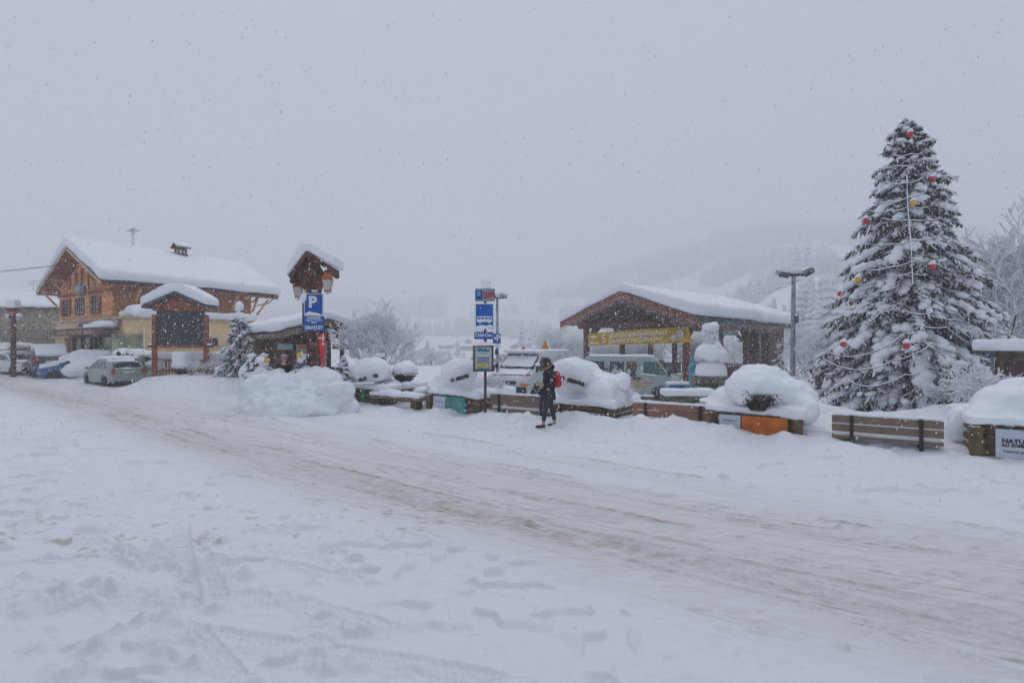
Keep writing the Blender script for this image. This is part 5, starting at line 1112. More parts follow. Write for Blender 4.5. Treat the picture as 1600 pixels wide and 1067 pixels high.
# silver saloon: seen from behind, pointing away to the left
hatch('silver hatchback seen from behind with red tail lights, nearest of the parked cars', (-20.3, 26.1, .0), R(146), SILV, .93, snow=.9)
hatch('white hatchback with bare green windscreen facing right beside the dark buried car', (WX(26, 32.5), 32.5, .2), R(-20), WHT, .96, snow=.35, wind_snow=0)
hatch('dark grey car seen from behind under thick snow between the white and blue cars', (WX(76, 31.5), 31.5, .22), R(136), DGREY, 1.1, snow=2.0)
hatch('blue car almost buried in a smooth dome of snow beside the silver hatchback', (WX(131, 30), 30.2, .0), R(-160), BLUC, 1.0, snow=2.6)
hatch('red car cut off by the left picture edge', (WX(-8, 34), 34, .25), R(80), REDC, 1.0, snow=1.2)
hatch('car behind the white hatchback of which only the snow covered roof shows', (WX(30, 37.5), 37.5, .35), R(90), DGREY, 1.1, snow=2.0)

def van(label, loc, rz, col, L, Ht, hw, s=1.0, kind_='works', k=1.0):
    t = thing('parked_van', label, 'van', loc, rz, 'vans parked behind the planters', s); B, T, XN, XM, NO = 1.15, .10, -L / 2, L / 2, .07; f = L / 2; r = .33
    wx = f - .85; bx = -f + 1.0
    prof = [(f - .02, .38), (f, .6), (f - .04, .88), (f - .25 * k, 1.06 + (1 - k) * .12), (f - .85 * k, 1.28), (f - 1.55 * (k + .12 if k < 1 else 1), Ht - .12), (f - 1.85 * (k + .12 if k < 1 else 1), Ht), (-f + .15, Ht), (-f + .02, Ht - .2), (-f, .7), (-f + .03, .38)] + \
           [(bx - .42, .28)] + [(bx - .42 * math.cos(math.pi * k / 7), .28 + .45 * math.sin(math.pi * k / 7)) for k in range(1, 7)] + [(bx + .42, .28)] + \
           [(wx - .42, .28)] + [(wx - .42 * math.cos(math.pi * k / 7), .28 + .45 * math.sin(math.pi * k / 7)) for k in range(1, 7)] + [(wx + .42, .28)]
    shell('body', prof, hw, col, t, B, T, .10, nose=NO)
    zt = Ht - .22
    A = dict(belt=B, tum=T, xn=XN, xm=XM, nose=NO)
    gl = (B, T, XN, XM, NO)
    side_panel('cab_window', [(f - .98 * k, 1.26), (f - 1.50 * (k + .12 if k < 1 else 1), zt), (f - 1.95 * (.85 if k < 1 else 1), zt), (f - 1.95 * (.85 if k < 1 else 1), 1.22)], hw, TEALG if kind_ == 'bus' else GLASS, t, *gl)
    MB_ = glassband('windscreen', ((f - .88 * k, 1.30), (f - 1.52 * (k + .12 if k < 1 else 1), Ht - .15)), hw - .12, GLASS, t, *gl)
    for s_ in (-1, 1):
        MB().box((f - .78 * k, s_ * (hw + .12), 1.35), (.12, .2, .3), bev=.04).build('wing_mirror', BLKP, t)
        hb_ = MB().prism([(-.26, -.18), (.13, -.18), (.15, -.02), (-.05, .22), (-.22, .26)], .27, Matrix.Translation((f - .17, s_ * (hw - .14), .84))).build('headlight', LAMPW, t)
        MB().box((f - .13, s_ * (hw - .145), .73), (.30, .285, .10), bev=.01).build('indicator', LAMPO, hb_)
        for x in (bx, wx): wheel(t, x, s_ * (hw - .12), r, .22)
    MB().box((f - .02, 0, .48), (.14, hw * 1.96, .30), bev=.05).build('front_bumper', BLKP, t)
    for s_ in (-1, 1): MB().box((f + .0, s_ * .27, .80), (.10, .42, .13), bev=.01).build('grille', BLKP, t)
    MB().lathe([(.05, -.02), (.05, .02)], n=4, M=Matrix.Translation((f + .03, 0, .8)) @ Matrix.Rotation(R(90), 4, 'Y')).build('badge', RIM, t)
    MB().box((f + .06, 0, .46), (.02, .5, .11)).build('number_plate', PLATE, t)
    side_panel('rub_strip', [(-f + .2, .52), (f - .5, .52), (f - .5, .60), (-f + .2, .60)], hw, BLKP, t, *gl)
    return t, gl, f
WV = paint('pale_grey_white_paint', (.48, .53, .54))
v1, gl, f = van('white works van facing left with orange indicator, red stripes and a warning triangle on top', (WX(828, 21) + .6 * 2.45 - 1.25, 21 + .8 * 2.45 + .45, -.30), math.atan2(-.86, -.5), WV, 4.9, 2.04, 1.0)
# stripes, roof gear, snow
st = MB()
for k in range(7):
    y = -.75 + k * .25; st.add([(f - .30 + .012, y, 1.075), (f - .42, y + .10, 1.14), (f - .42 + 0, y + .2, 1.14), (f - .30 + .012, y + .1, 1.075)], [(0, 1, 2, 3)])
stm = st.build('red_stripe', LAMPR, v1); sm_ = stm.modifiers.new('s', 'SOLIDIFY'); sm_.thickness = .05; sm_.offset = 0
for k in range(1): side_panel('red_white_strip', [(-f + .3, 1.02), (f - 2.6, 1.02), (f - 2.6, 1.14), (-f + .3, 1.14)], .97, LAMPR, v1, *gl)
wt = MB().prism([(-.30, 0), (.30, 0), (0, .5)], .04, Matrix.Translation((-1.3, 0, 2.14)) @ Matrix.Rotation(R(90 - 18), 4, 'Z')).build('warning_triangle', mat('orange_triangle', (.60, .22, .01), .5), v1)
MB().prism([(-.35, -.04), (.35, -.04), (0, .56), (0, .50), (.29, 0), (-.29, 0)], .05, Matrix.Translation((-1.3, 0, 2.14)) @ Matrix.Rotation(R(90 - 18), 4, 'Z')).build('triangle_edge', SWH, wt)
MB().lathe([(.09, 0), (.09, .12), (.05, .16)], c=(.35, -.3, 2.12), n=10).build('beacon', mat('red_orange_beacon', (.6, .08, .03), .4), v1)
h = MB(); h.box((-.55, 0, 2.09), (3.6, 1.66, .12), bev=.04); h.beam((.75, 0, 2.04), (f - .95, 0, 1.42), 1.5, .09); h.beam((f - .9, 0, 1.33), (f - .28, 0, 1.11), 1.6, .06); h.box((.7, 0, 2.02), (.5, 1.6, .12))
soft('snow_cover', h, .05, 4, .025, 2, None, v1)
MB().box((f - .62, 0, 1.165), (.05, 1.2, .02)).build('bonnet_gap', BLKP, v1)
for s_ in (-1, 1): soft('mirror_snow', MB().ball((f - .78, s_ * 1.10, 1.53), (.12, .13, .08)), .03, 2, .01, 6, None, v1)
wp = MB().tube([(f - .93, -.1, 1.36), (f - 1.2, -.6, 1.6)], .015, 4); wp.build('wiper', BLKP, v1)
MB().box((f - 1.46, 0, 1.92), (.05, 1.5, .05)).build('windscreen_top_gap', BLKP, v1)
# minibus
L2 = 4.75
v2, gl2, f2 = van('pale minibus facing right with printed side windows and a cream picture on its side', (3.95 + .9 * L2 / 2, 26.9 - .43 * L2 / 2, -.62), math.atan2(-.43, .9), paint('pale_grey_green_paint', (.33, .40, .39)), L2, 2.1, .93, kind_='bus', k=.55)
for (a, b) in ((-f2 + .12, -f2 + 1.15), (-f2 + 1.45, -f2 + 2.15), (-f2 + 2.28, -f2 + 2.76)): side_panel('side_window', [(a, 1.15), (b, 1.15), (b, 1.86), (a, 1.86)], .93, GLASS, v2, *gl2)
CR = mat('cream_print', (.50, .40, .28), .5, .2, 3); PK = mat('pink_print', (.55, .30, .26), .5, .3, 5)
side_panel('side_picture', [(-f2 + 1.3, .62), (f2 - 1.25, .62), (f2 - 1.75, 1.12), (-f2 + 1.5, 1.12)], .93, CR, v2, *gl2, off=.010)
side_panel('side_picture_figure', [(-f2 + 1.1, .9), (-f2 + 2.7, .95), (-f2 + 2.6, 1.13), (-f2 + 1.9, 1.08), (-f2 + 1.2, 1.14)], .93, PK, v2, *gl2, off=.014)
side_panel('picture_easel', [(-f2 + 1.85, .98), (-f2 + 2.5, .98), (-f2 + 2.5, 1.02), (-f2 + 2.22, 1.02), (-f2 + 2.2, .68), (-f2 + 2.12, .68), (-f2 + 2.1, 1.02), (-f2 + 1.85, 1.02)], .93, DMET, v2, *gl2, off=.018)
PWH = mat('white_print_film', (.6, .58, .6), .5, .15, 6)
side_panel('window_print', [(-f2 + 1.5, 1.2), (-f2 + 2.1, 1.2), (-f2 + 2.08, 1.45), (-f2 + 1.98, 1.52), (-f2 + 1.85, 1.42), (-f2 + 1.7, 1.6), (-f2 + 1.55, 1.42)], .93, PWH, v2, *gl2, off=.014)
side_panel('window_print', [(-f2 + 2.31, 1.2), (-f2 + 2.46, 1.2), (-f2 + 2.5, 1.4), (-f2 + 2.4, 1.55), (-f2 + 2.32, 1.45)], .93, PWH, v2, *gl2, off=.014)
YLP = mat('yellow_print', (.50, .30, .02), .5, .3, 9)
side_panel('window_print', [(-f2 + .75, 1.17), (-f2 + 1.13, 1.17), (-f2 + 1.13, 1.5), (-f2 + .95, 1.42), (-f2 + .8, 1.5)], .93, YLP, v2, *gl2, off=.014)
OP = mat('orange_print', (.60, .22, .02), .5)
text('SKI BUS', .13, (-f2 + 2.54, -.915, 1.77), UP, OP, v2, 'window_lettering', bold=.004, sx=.85); text('ecole', .10, (-f2 + 2.6, -.918, 1.62), UP, OP, v2, 'window_lettering', bold=.003)
text('Transport scolaire', .085, (f2 - 1.45, -.945, .85), UP, LAMPR, v2, 'side_lettering', bold=.002)
MB().box((f2 - 1.85, -.945, 1.06), (.16, .03, .10)).build('door_handle', BLKP, v2); MB().box((f2 - 2.07, -.945, 1.06), (.16, .03, .10)).build('door_handle', BLKP, v2)
MB().box((-f2 + 1.3, -.95, 1.50), (.28, .1, .05)).build('rail_bracket', BLKP, v2)
soft('snow_cover', MB().box((-.55, 0, 2.14), (L2 - 1.6, 1.56, .10), bev=.04), .05, 4, .02, 2, None, v2)
soft('ledge_snow', MB().beam((f2 - 1.0, -.96, 1.22), (f2 - 1.75, -.96, 1.30), .06, .06), .02, 3, .004, 6, None, v2)

# ------------------------------------------------------------------ people
SKIN = mat('skin', (.55, .33, .25), .6, .1, 8); HAIR = mat('brown_hair', (.05, .028, .02), .7, .3, 20); JACK = mat('black_jacket', (.011, .012, .017), .75, .3, 6); LEGG = mat('dark_patterned_leggings', (.018, .02, .03), .8, .6, 14, c2=(.06, .06, .07)); FUR = mat('tan_fur_trim', (.42, .25, .14), .95, .4, 30, bump=.8); SHOE = mat('black_shoe', (.02, .02, .022), .7, .2, 9); REDB = mat('red_backpack', (.55, .01, .03), .55, .12, 6)
def skin(name, V, E, rad, m, parent, sub=2, root=0):
    me = bpy.data.meshes.new('t'); me.from_pydata(V, E, []); o = bpy.data.objects.new('t', me); COL.objects.link(o)
    md = o.modifiers.new('s', 'SKIN'); md.use_smooth_shade = True; md.branch_smoothing = .3
    for i, r in enumerate(rad):
        sv = me.skin_vertices[0].data[i]; sv.radius = (r, r) if not isinstance(r, tuple) else r; sv.use_root = (i == root)
    ss = o.modifiers.new('u', 'SUBSURF'); ss.levels = sub; ss.render_levels = sub
    out = evalmesh(o, name); bpy.data.objects.remove(o); bpy.data.meshes.remove(me); out.shade_smooth(); return link(name, out, m, parent)
def chain(V, E, rad, pts, rs, frm=None):
    k = frm
    for p, r in zip(pts, rs):
        V.append(p); rad.append(r); 
        if k is not None: E.append((k, len(V) - 1))
        k = len(V) - 1
    return k
def hand(V, E, rad, w, d, side, palmn, curl=.6):
    """palm + five fingers from wrist index w; d = pointing direction, side = towards the thumb, palmn = palm normal"""
    p = Vector(V[w]); d = d.normalized(); side = (side - d * side.dot(d)).normalized(); pn = palmn
    V.append(p + d * .045); rad.append((.030, .018)); E.append((w, len(V) - 1)); pm = len(V) - 1
    for k, (o, L) in enumerate(((.030, .066), (.011, .074), (-.008, .068), (-.026, .054))):
        b = p + d * .085 + side * o; q1 = b + (d * math.cos(curl * .5) + pn * math.sin(curl * .5)) * L * .5; q2 = q1 + (d * math.cos(curl * 1.4) + pn * math.sin(curl * 1.4)) * L * .5
        chain(V, E, rad, [b, q1, q2], [.0095, .0085, .007], pm)
    b = p + d * .03 + side * .035; chain(V, E, rad, [b, b + (d * .6 + side * .6 + pn * .3).normalized() * .03, b + (d * .9 + side * .35 + pn * .5).normalized() * .058], [.012, .010, .008], pm)
def woman():
    # local frame: faces -x (towards the left of the picture), slightly to the camera; y away
    t = thing('person', 'person in black jacket and leggings with a red backpack looking down at a phone', 'person', (WX(857, 12.3), 12.3, .045), R(14))
    V, E, rad = [], [], []
    pel = chain(V, E, rad, [(0, 0, .90), (0, 0, 1.05), (.01, 0, 1.20), (.015, 0, 1.33)], [(.125, .10), (.105, .085), (.12, .095), (.085, .075)])
    nk = chain(V, E, rad, [(0, 0, 1.42), (-.03, 0, 1.47)], [.05, .048], pel)
    hd = chain(V, E, rad, [(-.06, 0, 1.535), (-.05, 0, 1.60)], [.078, .082], nk)
    # legs
    for sy, fx in ((-1, -.13), (1, .12)):
        h = chain(V, E, rad, [(fx * .3, sy * .085, .86), (fx * .7, sy * .09, .50), (fx * 1.0 + .01, sy * .085, .42), (fx * 1.35 + .02, sy * .085, .13), (fx * 1.4, sy * .085, .075)], [.09, .064, .056, .040, .040], 0)
        chain(V, E, rad, [(fx * 1.4 - .11, sy * .09, .045), (fx * 1.4 - .17, sy * .09, .035)], [.034, .026], h)
    # arms: both forearms forward holding a phone at waist height
    ws = []
    for sy in (-1, 1):
        a = chain(V, E, rad, [(.01, sy * .155, 1.345), (.03, sy * .20, 1.20), (.02, sy * .205, 1.07), (-.08, sy * .15, 1.02), (-.17, sy * .085, 1.03)], [.055, .045, .038, .034, .026], 3); ws.append(a)
        hand(V, E, rad, a, Vector((-.8, -sy * .35, .15)), Vector((0, 0, 1)), Vector((0, -sy, 0)).normalized() * 1.0, .7)
    body = skin('body', [tuple(v) for v in V], E, rad, SKIN, t)
    # face
    fc = MB(); fc.ball((-.135, 0, 1.54), (.018, .013, .022), 1); fc.ball((-.115, 0, 1.50), (.02, .024, .008), 1)
    for sy in (-1, 1): fc.ball((-.118, sy * .03, 1.565), (.012, .014, .008), 1)
    fc.build('face', SKIN, body, True)
    # jacket
    V, E, rad = [], [], []
    tp = chain(V, E, rad, [(0, 0, .80), (0, 0, .98), (.01, 0, 1.12), (.015, 0, 1.26), (.01, 0, 1.38), (0, 0, 1.44)], [(.18, .15), (.17, .14), (.165, .135), (.165, .13), (.12, .10), (.08, .075)])
    for sy in (-1, 1): chain(V, E, rad, [(.01, sy * .165, 1.345), (.035, sy * .215, 1.19), (.025, sy * .22, 1.07), (-.07, sy * .165, 1.02), (-.15, sy * .10, 1.028)], [.078, .066, .06, .052, .044], 3)
    jk = skin('jacket', V, E, rad, JACK, t)
    MB().lathe([(.182, .68), (.182, .74), (.168, .86), (.10, .9)], n=18, sy=.82).build('jacket_hem', JACK, jk, True)
    V, E, rad = [], [], []; chain(V, E, rad, [(.03, 0, 1.40), (.09, 0, 1.46), (.13, 0, 1.52)], [(.11, .09), (.10, .075), (.05, .05)]); hood = skin('hood', V, E, rad, JACK, t)
    V, E, rad = [], [], []; n = 12
    for k in range(n): a = 2 * math.pi * k / n; V.append((-.02 + .085 * math.cos(a) - .02, .10 * math.sin(a), 1.45 + .055 * math.cos(a))); rad.append(.028)
    E = [(k, (k + 1) % n) for k in range(n)]; skin('fur_trim', V, E, rad, FUR, t)
    # leggings
    V, E, rad = [], [], []; chain(V, E, rad, [(0, 0, .88)], [(.13, .11)])
    for sy, fx in ((-1, -.13), (1, .12)): chain(V, E, rad, [(fx * .3, sy * .085, .82), (fx * .7, sy * .09, .50), (fx * 1.0 + .01, sy * .085, .42), (fx * 1.33 + .02, sy * .085, .15)], [.108, .076, .068, .052], 0)
    skin('leggings', V, E, rad, LEGG, t)
    for sy, fx in ((-1, -.13), (1, .12)):
        x = fx * 1.4; sh = MB().ball((x - .05, sy * .088, .045), (.135, .05, .048), 2).ball((x + .02, sy * .088, .065), (.06, .047, .06), 2); so = soft('shoe', sh, .012, 2, .0, 1, SHOE, t)
        MB().box((x - .045, sy * .088, .012), (.26, .09, .024), bev=.01).build('sole', SWH, so)
    # hair: long, falling forward over the face
    hm = MB().ball((-.045, 0, 1.585), (.105, .10, .105), 3).ball((-.07, -.05, 1.50), (.06, .055, .12), 2).ball((-.075, .05, 1.49), (.06, .055, .12), 2).ball((-.06, -.075, 1.43), (.04, .03, .10), 2).ball((.0, 0, 1.52), (.08, .09, .09), 2)
    soft('hair', hm, .014, 3, .006, 18, HAIR, t)
    # backpack
    bp_ = MB().box((.20, 0, 1.16), (.15, .27, .40), bev=.06).ball((.26, 0, 1.10), (.08, .12, .15), 2); bk = soft('backpack', bp_, .02, 4, .004, 8, REDB, t)
    for sy in (-1, 1): MB().tube([(.12, sy * .09, 1.34), (.02, sy * .10, 1.40), (-.10, sy * .10, 1.30), (-.06, sy * .12, 1.1), (.12, sy * .12, 1.0)], .018, 6).build('strap', JACK, bk, True)
    MB().tube([(.14, .12, 1.0), (.16, .13, .8), (.15, .12, .66)], .014, 6).build('hanging_strap', JACK, bk, True)
    ph = thing('phone', 'dark phone held in both hands by the standing person', 'phone', t.matrix_basis @ Vector((-.26, 0, 1.06)), R(14)); MB().box((0, 0, 0), (.012, .075, .15), ry=-.5, bev=.005).build('case', BLKP, ph)
    MB().box((-.0, 0, 0), (.0135, .066, .135), ry=-.5).build('screen', GLASS, ph)
    hbag = thing('handbag', 'small black shoulder bag hanging in front of the standing person', 'bag', t.matrix_basis @ Vector((-.17, -.1, .86)), R(14)); soft('bag_body', MB().box((0, 0, 0), (.22, .12, .17), bev=.04), .018, 3, .006, 9, JACK, hbag)
    MB().tube([(.08, 0, .07), (.10, .02, .25), (.12, .05, .5)], .009, 5).build('bag_strap', JACK, hbag)
woman()
def man():
    p = P3(444, 541, 16.9); gy = 1.66 - 1.66
    t = thing('person', 'person in a dark coat and striped bobble hat half hidden behind the snow heap', 'person', (p.x, p.y, -.02), R(8))
    V, E, rad = [], [], []
    pel = chain(V, E, rad, [(0, 0, .92), (0, 0, 1.08), (0, 0, 1.24), (0, 0, 1.36)], [(.14, .11), (.13, .1), (.15, .11), (.11, .09)]); nk = chain(V, E, rad, [(0, -.01, 1.45), (0, -.02, 1.50)], [.055, .052], pel)
    chain(V, E, rad, [(0, -.03, 1.565), (0, -.025, 1.63)], [.078, .085], nk)
    for sx in (-1, 1):
        h = chain(V, E, rad, [(sx * .09, 0, .86), (sx * .10, -.03, .48), (sx * .10, 0, .08)], [.085, .06, .045], 0); chain(V, E, rad, [(sx * .11, -.14, .04)], [.035], h)
        a = chain(V, E, rad, [(sx * .18, 0, 1.38), (sx * .23, .0, 1.20), (sx * .235, -.03, 1.08), (sx * .14, -.20, 1.05), (sx * .08, -.24, 1.05)], [.06, .05, .045, .04, .03], 3); hand(V, E, rad, a, Vector((-sx * .6, -.7, 0)), Vector((0, 0, 1)), Vector((-sx, 0, 0)), .8)
    body = skin('body', [tuple(v) for v in V], E, rad, SKIN, t)
    fc = MB(); fc.ball((0, -.118, 1.575), (.014, .02, .02), 1); fc.ball((0, -.10, 1.535), (.025, .012, .008), 1); [fc.ball((sx * .085, -.02, 1.58), (.012, .02, .03), 1) for sx in (-1, 1)]; fc.build('face', SKIN, body, True)
    ey = MB(); [ey.ball((sx * .032, -.103, 1.60), (.011, .008, .007), 1) for sx in (-1, 1)]; ey.build('eyes', BLKP, body, True)
    V, E, rad = [], [], []; chain(V, E, rad, [(0, 0, .80), (0, 0, 1.0), (0, 0, 1.18), (0, 0, 1.34), (0, 0, 1.46)], [(.19, .15), (.18, .14), (.19, .14), (.17, .13), (.09, .085)])
    for sx in (-1, 1): chain(V, E, rad, [(sx * .19, 0, 1.38), (sx * .245, 0, 1.20), (sx * .25, -.03, 1.08), (sx * .15, -.18, 1.05), (sx * .11, -.21, 1.05)], [.085, .075, .068, .058, .05], 3)
    skin('coat', V, E, rad, JACK, t)
    V, E, rad = [], [], []; chain(V, E, rad, [(0, 0, .9)], [(.15, .12)])
    for sx in (-1, 1): chain(V, E, rad, [(sx * .09, 0, .84), (sx * .10, -.03, .48), (sx * .10, 0, .12)], [.10, .075, .06], 0)
    skin('trousers', V, E, rad, JACK, t)
    for sx in (-1, 1): soft('boot', MB().ball((sx * .105, -.07, .05), (.055, .14, .055), 2).ball((sx * .10, .0, .12), (.055, .06, .09), 2), .015, 2, 0, 1, SHOE, t)
    ht = MB().lathe([(.104, 1.615), (.108, 1.65), (.100, 1.70), (.07, 1.745), (.02, 1.765)], n=18, sy=1.05).build('knit_hat', mat('white_knit', (.65, .65, .68), .95, .2, 30, bump=.6), t, True)
    MB().lathe([(.110, 1.655), (.109, 1.675), (.105, 1.688)], n=18, sy=1.05).build('blue_band', mat('navy_knit', (.03, .05, .2), .95), ht, True); MB().lathe([(.107, 1.612), (.111, 1.635)], n=18, sy=1.05).build('red_band', mat('red_knit', (.5, .03, .05), .95), ht, True); MB().lathe([(.09, 1.725), (.04, 1.762), (.01, 1.77)], n=18, sy=1.05).build('red_crown', MATS['red_knit'], ht, True)
    MB().ball((0, 0, 1.80), .042, 2).build('bobble', mat('purple_knit', (.25, .03, .18), .95, .3, 40, bump=.8), ht, True)
man()
# ------------------------------------------------------------------ other trees, shrubs, village, forest, falling snow
BT1 = twigs_tree(7.0, 11, levels=6, spread=.75, droop=.3, kids=(2, 3), base=.30, lf=.68)
BT2 = twigs_tree(6.0, 23, levels=6, spread=.85, droop=.8, kids=(2, 3), base=.26, stems=4, lf=.70)
BT3 = twigs_tree(6.5, 37, levels=6, spread=.7, droop=.45, kids=(2, 3), base=.28, stems=2, lf=.69)
BT4 = twigs_tree(4.6, 61, levels=6, spread=.62, droop=.1, kids=(2, 3), base=.30, stems=6, lf=.70, r0=.035, up=.3)
def zat(px, py, Y): return 2 - (py - 541) / 800 * Y
tr = [(BT4, 592, 22, .92, 40, 'bare snow laden tree behind the ball shaped bushes, left of the bus stop'), (BT4, 1578, 20.5, 1.9, 10, 'tall bare snow laden tree at the right picture edge behind the decorated spruce'), (BT4, 1625, 24, 1.7, 200, 'bare snow laden tree partly outside the right picture edge'),
      (BT2, 872, 48, 1.15, 0, 'round snowy tree left of the pavilion above the works van'), (BT2, 1278, 31, .95, 80, 'drooping snowy tree just right of the steel floodlight mast'), (BT2, 1236, 44, 1.15, 150, 'drooping snowy tree behind the right end of the pavilion'), (BT3, 1300, 31, .8, 50, 'snowy tree between the mast and the decorated spruce'),
      (BT3, 960, 52, .95, 120, 'bare tree whose twigs show through the left of the open pavilion'), (BT2, 1010, 50, .9, 200, 'snowy tree seen between the pavilion posts under the banner'), (BT3, 1062, 53, 1.1, 260, 'snowy tree behind the right front post of the pavilion'), (BT2, 1105, 50, 1.0, 310, 'snowy tree seen behind the fountain through the pavilion'), (BT1, 1150, 58, 1.15, 20, 'bare tree with its crown just above the pavilion roof'),
      (BT1, 1030, 60, 1.25, 90, 'bare tree with reddish twig tips above the pavilion ridge'), (BT4, 1540, 28, 1.5, 170, 'bare snowy tree directly right of the decorated spruce'), (BT2, 905, 56, 1.0, 230, 'snowy tree left behind the pavilion gable'), (BT2, 1330, 36, .9, 280, 'snowy tree low behind the left boughs of the decorated spruce'),
      (BT2, 985, 46, .8, 290, 'low snowy tree behind the pavilion rail under the banner'), (BT2, 1080, 47, .85, 35, 'low snowy tree behind the pavilion rail by the fountain'), (BT2, 935, 47, .8, 70, 'low snowy tree behind the minibus roof'), (BT2, 1175, 52, 1.0, 95, 'snowy tree behind the enclosed end of the pavilion')]
for m_, px, Y, s_, rz, lab in tr:
    x = WX(px, Y); bare_tree(m_, (x, Y, gz(x, Y)), R(rz), lab, s_)
# small spruces
sm1 = thing('blue_spruce', 'small blue spruce with heavy snow pads beside the notice board', 'spruce', (WX(374, 24.5), 24.5, .35)); spruce(sm1, 3.55, [(.1, .75), (.5, .98), (1.3, .75), (2.2, .5), (3.0, .22), (3.5, .05)], 17, step=.30, nb=7, needle=NEEDLEB, dens=1.0, snowy=1.2, twk=9)
soft('top_snow', MB().ball((0, 0, 3.55), (.2, .2, .25)).ball((.02, 0, 3.1), (.34, .34, .2)), .05, 3, .04, 4, None, sm1)
def pad_spruce(lab, px, py0, pyt, Y, rpx, seed, nd=NEEDLE):
    z0 = zat(px, py0, Y); h = zat(px, pyt, Y) - z0; r = rpx * Y / 800; t = thing('young_spruce', lab, 'spruce', (WX(px, Y), Y, z0), 0, 'young spruces in the snow heap')
    spruce(t, h, [(.05, r), (h * .5, r * .7), (h * .95, r * .1)], seed, step=.2, nb=6, needle=nd, dens=.8, snowy=1.3, twk=8, sc=.8); return t
pad_spruce('young spruce poking out of the snow heap right of the person in the bobble hat', 470, 592, 556, 16.7, 15, 3)
pad_spruce('leaning snowed under young spruce at the left end of the snow heap', 393, 640, 552, 16.2, 17, 4); pad_spruce('young spruce stuck in the heap between kiosk and person', 413, 590, 556, 17.3, 12, 5); pad_spruce('dark snowy young spruce right of the kiosk porch', 537, 606, 560, 17.6, 13, 6, NEEDLEB)
for px, py, Y, lab in ((468, 555, 16.3, 'golden bell ornament on the young spruce beside the person in the bobble hat'), (416, 562, 16.6, 'golden bell ornament at the left of the person in the bobble hat')):
    t = thing('bell_ornament', lab, 'ornament', P3(px, py, Y), 0, 'golden bells in the snow heap'); MB().lathe([(.015, .09), (.05, .07), (.065, 0), (.09, -.07), (.085, -.08)], n=12).build('bell', GOLD, t, True); MB().lathe([(.01, .09), (.02, .12), (.01, .14)], n=6).build('loop', GOLD, t)
# twiggy shrubs
SHR = twigs_tree(1.6, 51, levels=4, spread=.9, droop=.2, kids=(2, 3), base=.42, stems=7, lf=.66, r0=.016)
REDT = mat('red_twigs', (.38, .12, .12), .8, .3, 8)
shr = [(205, 28.3, 1.0, 'snowy twiggy shrub in front of the shop window'), (228, 27.5, .95, 'round snowy shrub left of the notice board post'), (190, 28.8, .8, 'low snowy shrub at the left end of the garden in front of the shop'), (300, 25.2, .6, 'frosty little shrub below the notice board'), (550, 17.9, .55, 'reddish shrub in the far left planter'), (598, 17.4, .5, 'reddish twigs between the first two bushes'), (768, 15.6, .42, 'red twigged shrub at the foot of the bus stop pole'), (540, 19.8, .9, 'snowy shrub at the right corner of the kiosk'), (975, 12.6, .35, 'dark twigs at the right end of the long low planter'),
       (1530, 12.1, .8, 'arching twigs under snow between bench and right planter'), (1565, 12.3, .6, 'snow bent shrub below the small roofed board'), (1490, 14.0, .7, 'snow bent shrub at the right foot of the decorated spruce'), (330, 25.6, .55, 'frosty shrub right of the board foot')]
for i, (px, Y, s_, lab) in enumerate(shr):
    x = WX(px, Y); t = thing('shrub', lab, 'shrub', (x, Y, max(gz(x, Y), .0) + (.35 if Y < 19 and px < 1000 else 0)), R(i * 67), 'twiggy snowy shrubs', s_)
    link('branch', SHR[0] if i not in (4, 5, 6) else SHR[0].copy(), REDT if i in (4, 5, 6) else TWIG, t); link('snow_cover', SHR[1], SNOWF, t)
SHR[0].materials[0] = TWIG
soft_ = soft
gd = MB()
for px, py, Y, rx, rz in ((205, 553, 28.6, 26, 9), (232, 556, 27.6, 16, 9), (212, 566, 27.4, 22, 10), (245, 570, 27, 16, 10)): k = Y / 800; gd.ball(P3(px, py, Y), (rx * k, .7, rz * k))
gdo = thing('snowed_hedge', 'hedge pressed down by snow in front of the shop front', 'hedge', (0, 0, 0)); soft('snow_cover', gd, .08, 4, .08, 1.6, None, gdo)
lf = MB(); rg = np.random.default_rng(12); A = []; 
for _ in range(500): a = rg.uniform(0, 1); A.append(P3(182 + 66 * a, rg.uniform(556, 574), 27.0 + rg.uniform(-.2, .6))[:])
A = np.array(A); D = rg.normal(0, .16, A.shape); Wv = np.cross(D, rg.normal(0, 1, A.shape)) * .15; link('foliage', quads('foliage', A, D, Wv), TWIGD, gdo)
cv = thing('wrapped_shrub', 'pointed shrub wrapped in frosty white cover in front of the shop', 'shrub', (WX(199, 27.9), 27.9, .4)); soft('cover', MB().lathe([(.42, 0), (.40, .5), (.22, 1.1), (.06, 1.45)], n=14), .06, 3, .05, 3, SNOW, cv); MB().tube([(-.2, -.2, 0), (-.45, -.3, 1.25)], .02, 5).build('stake', WHITE, cv)
q = bush('clipped bush with a tall square cap of snow under the notice board', (WX(284, 25.3), 25.3, gz(WX(284, 25.3), 25.3) + .3), .42, 9); soft('tall_cap', MB().box((0, 0, .52), (.72, .7, .62), bev=.1), .06, 5, .03, 2, None, q)

